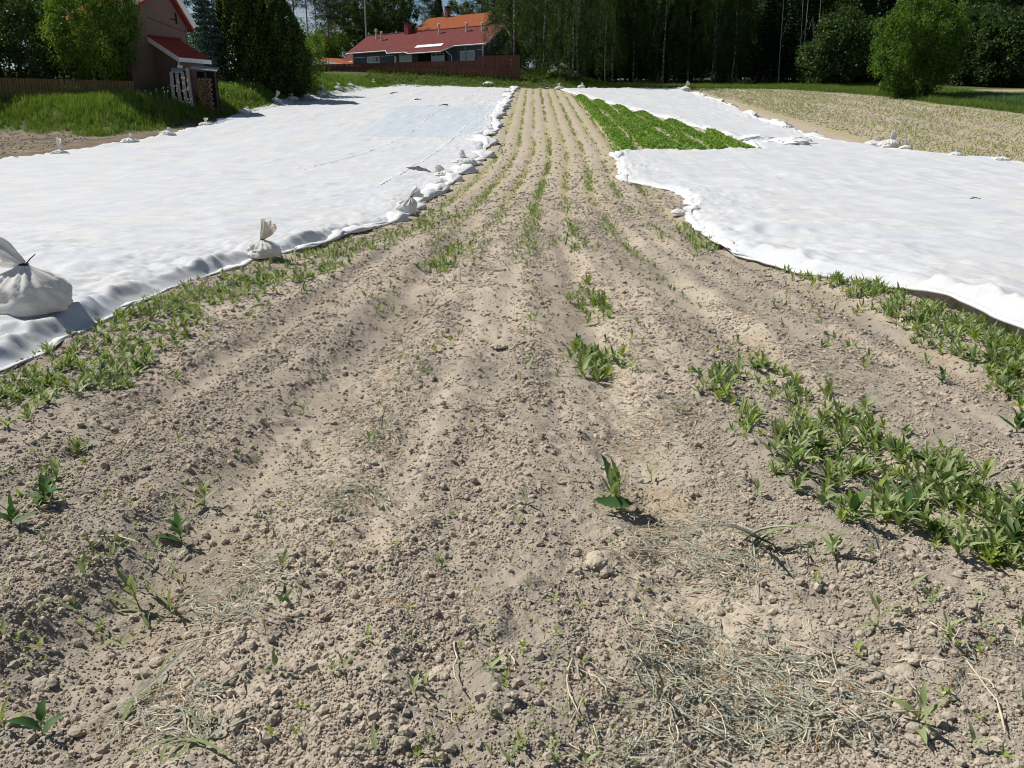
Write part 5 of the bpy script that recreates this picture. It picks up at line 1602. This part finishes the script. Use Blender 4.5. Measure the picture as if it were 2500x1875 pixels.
def trunk_tube(rs, h, r0, r1=.02, bend=.15, n=9, segs=8, limbs=0, lz=(.4, .9), llen=2.0, up=.6):
    mb = MB()
    pts = []
    x = y = 0
    for i in range(segs + 1):
        pts.append((x, y, h * i / segs)); x += rs.uniform(-bend, bend); y += rs.uniform(-bend, bend)
    rs_ = [r0 * 1.25] + [r0 + (r1 - r0) * (i / segs) ** .9 for i in range(1, segs + 1)]
    mb.tube(pts, rs_, n)
    for k in range(limbs):
        t = rs.uniform(*lz); a = rs.uniform(0, 6.28)
        q0 = Vector(pts[int(t * segs)]); L = llen * rs.uniform(.6, 1.2) * (1.25 - t * .6)
        d = Vector((math.cos(a), math.sin(a), up * rs.uniform(.4, 1.4)))
        rr = r0 * .35 * (1.1 - t)
        mb.tube([q0, q0 + d * L * .5 + Vector((0, 0, .1)), q0 + d * L + Vector((0, 0, .25 * L * (up > 0) - .3 * L * (up < 0)))], [rr, rr * .65, rr * .25], 5)
    return mb

def multi_stem(rs, k, h, r, spread):
    mb = MB()
    for i in range(k):
        a = rs.uniform(0, 6.28); s = rs.uniform(.3, 1) * spread
        d = Vector((math.cos(a) * s, math.sin(a) * s, h * rs.uniform(.8, 1.1)))
        b = Vector((math.cos(a) * .15, math.sin(a) * .15, 0))
        mb.tube([b, b + d * .4 + Vector((0, 0, .15 * h)), b + d * .75, b + d], [r, r * .8, r * .5, r * .15], 6)
        for j in range(3):
            q0 = b + d * rs.uniform(.35, .8)
            e = Vector((rs.uniform(-1, 1), rs.uniform(-1, 1), rs.uniform(.3, 1))) * spread * .5
            mb.tube([q0, q0 + e * .6, q0 + e], [r * .4, r * .25, r * .08], 5)
    return mb

def tree(name, loc, label, cat, crown, trunk, group=None, rz=0.0, s=1.0):
    """crown and trunk: mesh data; a thing with its parts"""
    t = thing(name, loc, label, cat, group, rz)
    t.scale = (s, s, s) if not hasattr(s, '__len__') else s
    if trunk: obj('trunk', trunk, t)
    if crown: obj('crown', crown, t)
    return t

rg = np.random.default_rng(2024)
rs = random.Random(99)

# --- birch kinds: hanging strands of small leaves
def birch_crown(h, lo, rx, n, strands, size=.20):
    pts = []
    k = strands
    ang = rg.uniform(0, 6.28, k); t = rg.random(k) ** .8
    rad_ = rx * np.sqrt(np.clip(1 - ((t - .38) / .66) ** 2, .05, 1)) * rg.uniform(.25, 1.05, k)
    top = lo + (h - lo) * t
    ln = rg.uniform(.8, 3.2, k) * np.where(t < .6, 1.25, .7)
    per = n // k
    for i in range(k):
        u = rg.random(per)
        x = np.cos(ang[i]) * (rad_[i] + .25 * u) + rg.normal(0, .13, per); y = np.sin(ang[i]) * (rad_[i] + .25 * u) + rg.normal(0, .13, per)
        z = top[i] + .5 - ln[i] * u + rg.normal(0, .1, per)
        pts.append(np.stack([x, y, z], 1))
    return crown_mesh('crown', np.vstack(pts), size, M['leaf_birch'], rg, aspect=.55)
BIRCH = [(birch_crown(19, .8, 3.4, 17000, 340), trunk_tube(rs, 18.5, .17, .03, .12, limbs=14, lz=(.3, .9), llen=2.2).mesh('trunk', M['birchbark'], True)),
         (birch_crown(21, 2.2, 3.0, 15000, 300), trunk_tube(rs, 20, .15, .03, .15, limbs=12, lz=(.35, .9), llen=2.0).mesh('trunk', M['birchbark'], True)),
         (birch_crown(18, 3.4, 2.6, 11000, 230), trunk_tube(rs, 17, .13, .03, .18, limbs=9, lz=(.45, .9), llen=1.7).mesh('trunk', M['birchbark'], True))]
WEEP = (birch_crown(19, .9, 4.4, 26000, 520, .19), trunk_tube(rs, 18.5, .19, .03, .1, limbs=16, lz=(.25, .9), llen=2.8).mesh('trunk', M['birchbark'], True))

# --- spruce, pine, broadleaf kinds
def spruce_crown(h, r, n, m, size=.34, lo=.04):
    t = rg.random(n) ** .75
    z = h * (lo + (1 - lo) * t)
    lev = np.round(z / .55) * .55
    a = rg.integers(0, 11, n) * .571 + lev * 2.3 + rg.normal(0, .16, n)
    rr = r * (1 - t) ** .85 + .12
    u = rg.random(n) ** .6
    x, y = np.cos(a) * rr * u, np.sin(a) * rr * u
    zz = lev - .30 * rr * u + .25 * rr * u ** 3 + rg.normal(0, .10, n)
    return crown_mesh('crown', np.stack([x, y, np.maximum(zz, .1)], 1), size, m, rg, aspect=.35, flat=.5)
SPRUCE = [(spruce_crown(20, 3.0, 13000, M['needle'], .5), trunk_tube(rs, 19.5, .2, .02, .03).mesh('trunk', M['bark'], True)),
          (spruce_crown(16, 2.5, 11000, M['needle'], .45, .02), trunk_tube(rs, 15.5, .17, .02, .03).mesh('trunk', M['bark'], True))]

def pine(h, lo, r, k, n):
    c = np.stack([rg.normal(0, 1, k), rg.normal(0, 1, k), rg.random(k)], 1)
    a = rg.uniform(0, 6.28, k); t = rg.random(k) ** .8
    rr = r * np.sin(np.pi * np.clip(.15 + .8 * t, 0, 1)) * rg.uniform(.35, 1.1, k)
    c = np.stack([np.cos(a) * rr, np.sin(a) * rr, h * (lo + (1 - lo) * t)], 1)
    i = rg.integers(0, k, n)
    p = c[i] + rg.normal(size=(n, 3)) * np.array([.5, .5, .20])
    tr = trunk_tube(rs, h, .17, .05, .07, segs=10)
    for j in range(0, k, 2):
        z0 = c[j][2] - .3
        tr.tube([(0, 0, z0), tuple(c[j] * np.array([.5, .5, 0]) + np.array([0, 0, z0 + .1])), tuple(c[j])], [.05, .035, .015], 4)
    for j in range(14):           # dead lower branches
        z0 = h * rs.uniform(.15, lo); aa = rs.uniform(0, 6.28); L = rs.uniform(.5, 1.7)
        tr.tube([(0, 0, z0), (math.cos(aa) * L, math.sin(aa) * L, z0 - .1 * L)], [.03, .01], 4)
    return crown_mesh('crown', p, .30, M['needle_pine'], rg, aspect=.3), tr.mesh('trunk', M['pinebark'], True)
PINE = [pine(21, .32, 2.6, 75, 9000), pine(24, .45, 2.3, 60, 7500), pine(18, .25, 2.6, 80, 9000)]

def broad(h, rx, n, k, m, size, lo=-.8, stems=1, shell=.72, spread=.42, lobe=.42, zc=.5):
    p, o = clumps(rg, rx, rx, h * .50, h * zc, k, n, spread, shell, lo, lobe)
    p[:, 2] = np.maximum(p[:, 2], .15)
    tr = multi_stem(rs, stems, h * .75, .09 if stems > 1 else .2, rx * .55)
    return crown_mesh('crown', p, size, m, rg, aspect=.62, out=o), tr.mesh('trunk', M['bark'], True)
ASPEN = [broad(17, 3.4, 14000, 150, M['leaf_dark'], .30, -.75), broad(15, 3.8, 13000, 130, M['leaf_birch'], .30, -.8)]

def put(kind, px, py, Y=None, s=1.0, name='tree', label='', cat='tree', group=None, rz=None):
    """base at a pixel; the distance from the ground it stands on, or given where the base is hidden"""
    if Y is None: x, y = gp(px, py)
    else:
        v = at(px, py, Y); x, y = v.x, v.y
    z = gz(x, y) - .1
    return tree(name, (x, y, z), label, cat, kind[0], kind[1], group, rs.uniform(0, 6.28) if rz is None else rz, s)

# left garden
W1 = broad(9.0, 4.5, 42000, 230, M['leaf_willow'], .21, -.90, 7, .8, .42, .25, .58)
put(W1, 252, 215, 67.6, (1.0, .70, 1.0), 'willow_shrub', 'big rounded bright green willow shrub behind the pale board fence', 'shrub')
W2 = broad(9.0, 4.6, 30000, 190, M['leaf_dark'], .24, -.97, 5, .8, .45)
put(W2, -190, 215, 66, 1.0, 'garden_shrub', 'dark shrub beyond the left margin behind the board fence', 'shrub')
put(W2, 20, 215, 68.5, (1.05, .7, 1.05), 'garden_shrub', 'large dark shaded shrub at the left margin behind the board fence', 'shrub')
put(ASPEN[0], 60, 215, 86, .95, 'garden_tree', 'tall dark tree at the far left behind the shrubs', 'tree')
put(ASPEN[1], 165, 215, 88, .9, 'garden_tree', 'dark tree filling the gap between the two left shrubs', 'tree')
put(ASPEN[0], 300, 215, 92, .8, 'garden_tree', 'dark tree hidden behind the willow shrub and the pink house', 'tree')
BS = (spruce_crown(9.5, 2.6, 15000, M['needle_blue'], .26, .02), trunk_tube(rs, 9, .14, .02, .02).mesh('trunk', M['bark'], True))
put(BS, 515, 214, 84, 1.0, 'blue_spruce', 'bluish spruce with silvery bough tips right of the pink house', 'tree')
SH = broad(6.0, 2.4, 9000, 80, M['leaf_willow'], .2, -.8, 4)
put(SH, 480, 212, 92, 1.1, 'garden_shrub', 'yellow-green shrub behind the blue spruce', 'shrub')

def thuja(h, r, n):
    t = rg.random(n)
    a = rg.uniform(0, 6.28, n)
    prof_ = np.interp(t, [0, .06, .35, .75, 1], [.80, .95, 1.0, .72, .12])
    lob = 1 + .16 * np.cos(a * 5 + t * 9) + .12 * np.cos(a * 9 - t * 14)
    rr = r * prof_ * lob * rg.uniform(.72, 1.04, n) ** .6
    p = np.stack([np.cos(a) * rr, np.sin(a) * rr, h * t], 1)
    o = np.stack([np.cos(a) * .4, np.sin(a) * .4, np.ones(n) * 1.2], 1)
    return crown_mesh('crown', p, .34, M['thuja'], rg, aspect=.4, out=o), trunk_tube(rs, h * .9, .18, .03, .03).mesh('trunk', M['bark'], True)
T1, T2 = thuja(10.4, 2.9, 22000), thuja(9.6, 2.6, 19000)
put(T1, 605, 216, 86.5, 1.0, 'thuja', 'tall yellow-green thuja, left one of the dense dark pair', 'tree')
put(T2, 690, 214, 87.5, 1.0, 'thuja', 'tall dark thuja, right one of the dense pair', 'tree')
put(T2, 650, 212, 90.0, 1.05, 'thuja', 'thuja standing behind and between the dense dark pair', 'tree')
put(SH, 742, 195, 96, 1.05, 'garden_shrub', 'light green shrub peeping out right of the thujas', 'shrub')
put(SH, 790, 175, 150, 1.0, 'garden_shrub', 'shrub behind the orange-roofed outbuilding', 'shrub')
put(SH, 825, 175, 152, 1.15, 'garden_shrub', 'shrub left of the grey house low wing', 'shrub')
put(SH, 770, 175, 156, 1.3, 'garden_shrub', 'dark shrub beneath the thin pines', 'shrub')

# pines against the sky
for i, (px, Y, k, s) in enumerate([(452, 128, 0, 1.0), (505, 133, 1, 1.0), (425, 140, 2, 1.1), (535, 150, 0, 1.1)]):
    put(PINE[k], px, 180, Y, s, 'pine_tree', ['pine right above the pink house gable', 'slim pine against blue sky between house and thuja', 'pine behind the pink house roof', 'pine half hidden by the thuja top'][i], 'pine tree')
for i, (px, Y, k, s) in enumerate([(728, 158, 1, 1.0), (757, 150, 1, .95), (806, 150, 0, 1.05), (700, 170, 0, 1.0), (826, 160, 2, 1.0), (780, 185, 1, 1.0)]):
    put(PINE[k], px, 175, Y, s, 'pine_tree', ['thin pine next to the thuja against white cloud', 'slender straight pine alone against white cloud', 'pine with pale trunk left of the grey house roof', 'pine beside the thuja top', 'pine above the low wing of the grey house', 'distant pine in the cloud gap'][i], 'pine tree')
for i, (px, Y, k, s) in enumerate([(850, 168, 0, 1.0), (893, 162, 1, 1.0), (925, 172, 0, 1.05), (960, 166, 1, 1.0), (985, 178, 0, 1.0), (1115, 178, 1, .9), (1165, 172, 0, .9)]):
    put(ASPEN[k], px, 170, Y, s, 'aspen_tree', ['leftmost broad dark tree behind the grey house roof', 'broad tree above the two left roof vents', 'dark broad tree above the grey house middle', 'broad tree left of the red chimney', 'broad tree behind the red chimney', 'broad tree right of the brick chimney', 'broad tree above the right end of the grey roof'][i], 'tree')
for i, (px, Y, s) in enumerate([(870, 182, .95), (1040, 200, .8), (1060, 188, .8), (1200, 180, 1.0)]):
    put(PINE[i % 3], px, 170, Y, s, 'pine_tree', ['pine among the broad trees behind the grey house', 'pine far behind the orange roof', 'pine above the orange roof', 'pine behind the weeping birch'][i], 'pine tree')
MB().tube([(0, 0, 0), (.1, 0, 12), (.05, .1, 22)], [.14, .11, .08], 8).build('flagpole', M['vent'], None, loc=(at(893, 80, 150).x, 150, gz(at(893, 80, 150).x, 150)))
props(bpy.data.objects['flagpole'], 'thin grey pole rising behind the left end of the grey roof', 'pole')

# birches at the forest edge
put(WEEP, 1255, 178, 124.5, 1.0, 'weeping_birch', 'weeping birch hanging over the right end of the grey house', 'birch')
put(WEEP, 1330, 178, 128, 1.0, 'weeping_birch', 'weeping birch left of the white paired trunks', 'birch')
for i, (px, py, k, s) in enumerate([(1398, 195, 0, 1.0), (1411, 195, 1, 1.0), (1478, 193, 1, .9), (1496, 194, 2, .8), (1617, 204, 0, 1.05), (1679, 203, 1, 1.0), (1737, 203, 0, .95), (1746, 204, 2, 1.0), (1776, 200, 2, .9), (1785, 200, 1, .95), (1796, 200, 2, .9), (1545, 196, 2, 1.0)]):
    labs = ['white birch trunk, left of the close pair near the field corner', 'white birch trunk, right of the close pair near the field corner', 'shaded birch right of the close pair', 'thin dark-barked birch second right of the close pair', 'stout white birch in the middle of the forest edge', 'birch right of the stout white one',
            'left one of the twin birches before the dark gap', 'right one of the twin birches before the dark gap', 'leftmost of three slim birches by the dark gap', 'middle one of three slim birches by the dark gap', 'rightmost of three slim birches by the dark gap', 'slim birch between pair and stout birch', 'slim birch just right of the stout one']
    x, y = gp(px, py)
    y = min(y, 128 + (i % 3))
    put(BIRCH[k], px, py, y, s, 'birch_tree', labs[i], 'birch')

# forest wall: spruces and broad trees standing close, in rows behind the edge
k = 0
for row, (Y, step, off) in enumerate([(134, 5.2, 0), (141, 5.0, 2.2), (149, 5.4, 1.1), (159, 6.0, 3.0), (170, 5.5, 1.0), (182, 5.5, 3.0), (195, 6.0, 0.5)]):
    for x in np.arange((-6 if row < 4 else 8) + off, 92 + 2 * row, step):
        xx = x + rs.uniform(-1.2, 1.2); yy = Y + rs.uniform(-2, 2)
        if row == 0 and xx < 6: continue
        kind = SPRUCE[k % 2] if (k * 7) % 10 < 7 else ASPEN[k % 2]
        isp = (k * 7) % 10 < 7
        u = xx / yy
        zone = 'behind the weeping birches' if u < .09 else 'behind the stout white birch' if u < .20 else 'behind the twin birches' if u < .29 else 'behind the elder bushes' if u < .42 else 'behind the big bright bush' if u < .52 else 'at the right margin'
        depth = 'front row' if row == 0 else 'second row' if row == 1 else 'deep in the shade'
        what = 'dark spruce' if isp else 'broad leafy tree'
        tree('spruce_tree' if isp else 'forest_tree', (xx, yy, gz(xx, yy) - .1), '%s of the forest %s, %s' % (what, zone, depth), 'spruce' if isp else 'tree', kind[0], kind[1],
             '%s trees %s, %s' % (what.split()[-1] if isp else 'broad', zone, depth), rs.uniform(0, 6.28), rs.uniform(.9, 1.2))
        k += 1
for row, (Y, step) in enumerate([(196, 9.0), (206, 9.5)]):
    for x in np.arange(-20 + row * 4, 20, step):
        xx = x + rs.uniform(-2, 2)
        tree('spruce_tree', (xx, Y, gz(xx, Y)), 'far spruce behind the orange-roofed house', 'spruce', SPRUCE[row % 2][0], SPRUCE[row % 2][1], 'spruces behind the orange-roofed house', rs.uniform(0, 6), .9)

# bushes at the right
EB = broad(8.4, 3.4, 22000, 140, M['leaf_dark'], .34, -.97, 5, .75, .45)
for i, (px, py, Y, s) in enumerate([(2030, 208, 117, 1.1), (2085, 206, 121, 1.0), (1990, 210, 122, .72), (2420, 210, 120, 1.1), (2490, 212, 118, 1.2), (2370, 208, 124, 1.2)]):
    put(EB, px, py, Y, s, 'elder_bush', ['dense dark elder bush left of the big bright bush', 'elder bush directly behind the big bright bush', 'small elder bush beside the dead stems', 'dark bush right of the big bright bush', 'dark leafy bush at the right margin', 'dark bush behind the sandy bank'][i], 'bush')
RB = broad(11.8, 5.4, 50000, 230, M['leaf_bush'], .26, -.97, 8, .80, .46, .22)
put(RB, 2224, 240, None, (.80, .80, .90), 'big_bush', 'big rounded bright green bush at the right edge of the bare field', 'bush')
for i, (px, top, dx) in enumerate([(1915, -20, 14), (1962, -20, 6), (1975, -20, 22), (1985, 40, 3), (2005, -10, 14), (2300, -10, 20)]):
    p = at(px - dx, 190, 125.0); q_ = at(px, top, 125.0)
    g0 = gz(p.x, 125.0)
    m_ = (Vector((p.x, 125, g0)) + q_) / 2 + Vector((rs.uniform(-.3, .3), 0, 0))
    o = thing('dead_stem', (p.x, 125, g0), ['pale dead stem at the left of the dark gap', 'straight pale dead stem left of the elder bush', 'forked pale dead stem', 'short broken pale stem', 'leaning pale stem over the elder bush', 'pale stem above the big bright bush'][i], 'dead stem')
    b = Vector((p.x, 125, g0))
    MB().tube([(0, 0, 0), m_ - b, q_ - b], [.07, .05, .03], 6).build('stem', M['deadwood'], o)
    MB().tube([m_ - b, m_ - b + Vector((.5, 0, 1.4)), m_ - b + Vector((.7, 0, 2.6))], [.035, .025, .012], 5).build('branch', M['deadwood'], o)

# heap of sawn wood under the weeping birches, leafy plants before it
x, y = gp(1372, 183)
y = min(y, 122.0); x = at(1372, 183, y).x
zb = gz(x, y)
for i in range(34):
    a = rs.uniform(-1.5, 1.5); hh = max(0, 1.5 - abs(a)) * rs.random()
    o = obj('heap_log', MB().tube([(-.35, 0, 0), (.35, 0, 0)], rs.uniform(.12, .2), 7).mesh('heap_log', M['firewood_end'] if i % 3 else M['flower']), None, (x + a * 1.25, y + rs.uniform(-.5, .6), zb + .25 + hh), (rs.uniform(-.5, .5), rs.uniform(-.5, .5), rs.uniform(0, 3)))
    props(o, 'pale sawn log in the heap left of the paired birch trunks', 'log', 'logs in the heap by the birches')
RH = [joined(random.Random(i), 12, .8, .35, 'crop', M['leaf_bush']) for i in range(3)]
for i, px in enumerate([1300, 1335, 1345, 1358, 1372, 1386, 1392]):
    v = at(px, 188, 119.0)
    o = obj('leafy_plant', RH[i % 3], None, (v.x, 119.0 + rs.uniform(-.4, .6), gz(v.x, 119.0)), (0, 0, rs.uniform(0, 6)), rs.uniform(.8, 1.3))
    props(o, 'large-leaved plant in front of the pale log heap', 'plant', 'large-leaved plants before the log heap')
x, y = gp(1192, 196)
o = obj('rock', clod_mesh('rock', 4, 3, .5, .5), None, (at(1192, 180, 119).x, 119, gz(at(1192, 180, 119).x, 119) + .15), None, (.75, .5, .5))
o.data.materials.clear(); o.data.materials.append(M['gutter'])
props(o, 'pale rock in the grass below the right end of the brown fence', 'rock')

# ------------------------------------------------------------------ grass
def tuft(n, L, w, m, seed, lean=.5):
    r_ = np.random.default_rng(seed)
    v, f = [], []
    for i in range(n):
        a = r_.uniform(0, 6.28); l = L * r_.uniform(.55, 1.15); b = r_.normal(0, .10, 2)
        dx, dy = math.cos(a), math.sin(a); s = r_.uniform(.1, lean)
        p0 = np.array([b[0], b[1], 0]); p1 = p0 + np.array([dx * s * .35, dy * s * .35, .62]) * l; p2 = p0 + np.array([dx * s, dy * s, .95]) * l
        sd = np.array([-dy, dx, 0]) * w
        k = len(v)
        v += [p0 - sd, p0 + sd, p1 + sd * .8, p1 - sd * .8, p2 + sd * .1, p2 - sd * .1]
        f += [[k, k + 1, k + 2, k + 3], [k + 3, k + 2, k + 4, k + 5]]
    return mesh_np('tuft', np.array(v), np.array(f), m)
library('grass', [tuft(16, .55, .010, M['grass'], i) for i in range(5)])
library('cereal', [tuft(16, .75, .012, M['cereal'], 40 + i, .35) for i in range(4)])
library('umbel', [MB().tube([(0, 0, 0), (.02, 0, .8)], .01, 4).tube([(-.09, 0, .80), (.09, .02, .84)], .05, 5).tube([(0, -.10, .86), (.02, .10, .82)], .045, 5).mesh('umbel', M['flower'])])

def grass():
    r_ = np.random.default_rng(12)
    def area(x0, x1, y0, y1, n, fn):
        x = r_.uniform(x0, x1, n); y = r_.uniform(y0, y1, n)
        k = fn(x, y) > r_.random(n)
        return x[k], y[k]
    def go(name, key, x, y, s, lab, cat):
        n = len(x)
        scatter(name, key, np.stack([x, y, ground(x, y) - .02], 1), np.stack([r_.uniform(-.15, .15, n), r_.uniform(-.15, .15, n), r_.uniform(0, 6.28, n)], 1), s, lab, cat)
    x, y = area(-46, -18, 52, 122, 46000, lambda x, y: sstep(-.3, 1.2, d_left(x, y) + (fbm(x * .6, y * .6, 3, 5) - .5) * 2.0) * (d_left(x, y) < 16))
    go('left_verge_grass', 'grass', x, y, (.55 + .75 * fbm(x * .35, y * .35, 3, 14)) * r_.uniform(.7, 1.3, len(x)) * (.6 + .5 * sstep(.3, 3, d_left(x, y))), 'tall green grass on the left verge below the fence and the thujas', 'grass')
    x, y = area(-24, 44, 100, 131, 34000, lambda x, y: sstep(-.4, 1.4, d_far(x, y) + (fbm(x * .5, y * .5, 3, 6) - .5) * 2.0) * (d_far(x, y) < 13))
    go('far_verge_grass', 'grass', x, y, (.5 + .7 * fbm(x * .3, y * .3, 3, 15)) * r_.uniform(.6, 1.2, len(x)), 'grass strip along the end of the field below fence and forest', 'grass')
    x, y = area(34, 66, 56, 122, 42000, lambda x, y: sstep(-.3, 1.2, d_right(x, y) + (fbm(x * .5, y * .5, 3, 7) - .5) * 2.2) * (x < 48 + (y - 60) * .1) * (1 - .9 * (x - 42 > (y - 60) * .4)))
    go('right_verge_grass', 'grass', x, y, (.6 + .8 * fbm(x * .3, y * .3, 3, 16)) * r_.uniform(.6, 1.2, len(x)), 'green grass below the big bright bush on the right', 'grass')
    x, y = area(42, 66, 60, 94, 22000, lambda x, y: (x > 44.5 + (fbm(y * .3, x * .1, 2, 3) - .5) * 2) * 1.0)
    go('cereal_stand', 'cereal', x, y, r_.uniform(.7, 1.15, len(x)), 'blue-green young cereal at the right margin', 'cereal')
    x, y = area(-33, -24, 64, 84, 800, lambda x, y: (d_left(x, y) > 2.2) * (d_left(x, y) < 6) * .12)
    go('white_umbels', 'umbel', x, y, np.stack([r_.uniform(.3, .6, len(x)), r_.uniform(.3, .6, len(x)), r_.uniform(.6, 1.1, len(x))], 1), 'white flower heads in the tall grass before the thujas', 'flowers')
grass()

# ------------------------------------------------------------------ crop rows in the notch of the right cover
def crop():
    names = ['first', 'second', 'third', 'fourth', 'fifth', 'sixth', 'seventh', 'eighth', 'ninth', 'tenth']
    r_ = np.random.default_rng(3)
    for i in range(9):
        xc = 5.45 + i * 1.28
        ys = np.arange(46.6, 112, .02)
        lb = np.interp(ys, RC_LB[1], RC_LB[0])
        ye = ys[np.argmax(lb < xc + .5)] if (lb < xc + .5).any() else 112
        ys_ = RC_LA[1][-1] + .35
        n = int((ye - ys_) * 230)
        if n < 200: continue
        y = r_.uniform(ys_, ye, n)
        x = xc + np.clip(r_.normal(0, .25, n), -.58, .58) + (fbm(y * .4, y * 0 + i, 2, 6) - .5) * .35
        keep = r_.random(n) < (.15 + 1.3 * sstep(.3, .55, fbm(x * .9, y * .6, 3, 18)))
        x, y = x[keep], y[keep]; n = len(x)
        h = (.10 + .20 * (1 - ((x - xc) / .7) ** 2)) * (.7 + .5 * fbm(x * 1.2, y * 1.2, 2, 19))
        z = ground(x, y) + h * r_.uniform(.45, 1.0, n)
        p = np.stack([x, y, z], 1)
        o0 = np.array([xc, ys_, gz(xc, ys_)])
        out = np.stack([r_.normal(0, .5, n), r_.normal(0, .5, n), np.full(n, .4)], 1)
        v, f = cards(p - o0, .19, r_, aspect=.5, out=out)
        o = obj('crop_row', mesh_np('crop_row', v, f, M['crop']), None, tuple(o0))
        props(o, '%s row of dense green leafy crop counted from the bare strip' % names[i], 'crop row', 'crop rows in the uncovered patch')
crop()

def fold_shadow():  # black strip added to stand for the shadow in a cover fold
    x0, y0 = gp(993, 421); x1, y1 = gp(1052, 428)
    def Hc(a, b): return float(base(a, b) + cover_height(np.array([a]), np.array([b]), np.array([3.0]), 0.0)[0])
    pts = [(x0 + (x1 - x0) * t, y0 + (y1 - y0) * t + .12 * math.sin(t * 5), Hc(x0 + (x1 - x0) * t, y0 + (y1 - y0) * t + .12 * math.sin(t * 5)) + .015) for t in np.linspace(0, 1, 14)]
    o = MB().tube(pts, [.02 + .10 * math.sin(t * 3.1) for t in np.linspace(.02, .98, 14)], 6).build('fold_shadow', M['tie'])
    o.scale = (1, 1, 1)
    props(o, 'dark strip added as a fold shadow on the left cover beside the sagging sack', 'fold_shadow')
fold_shadow()
debris()
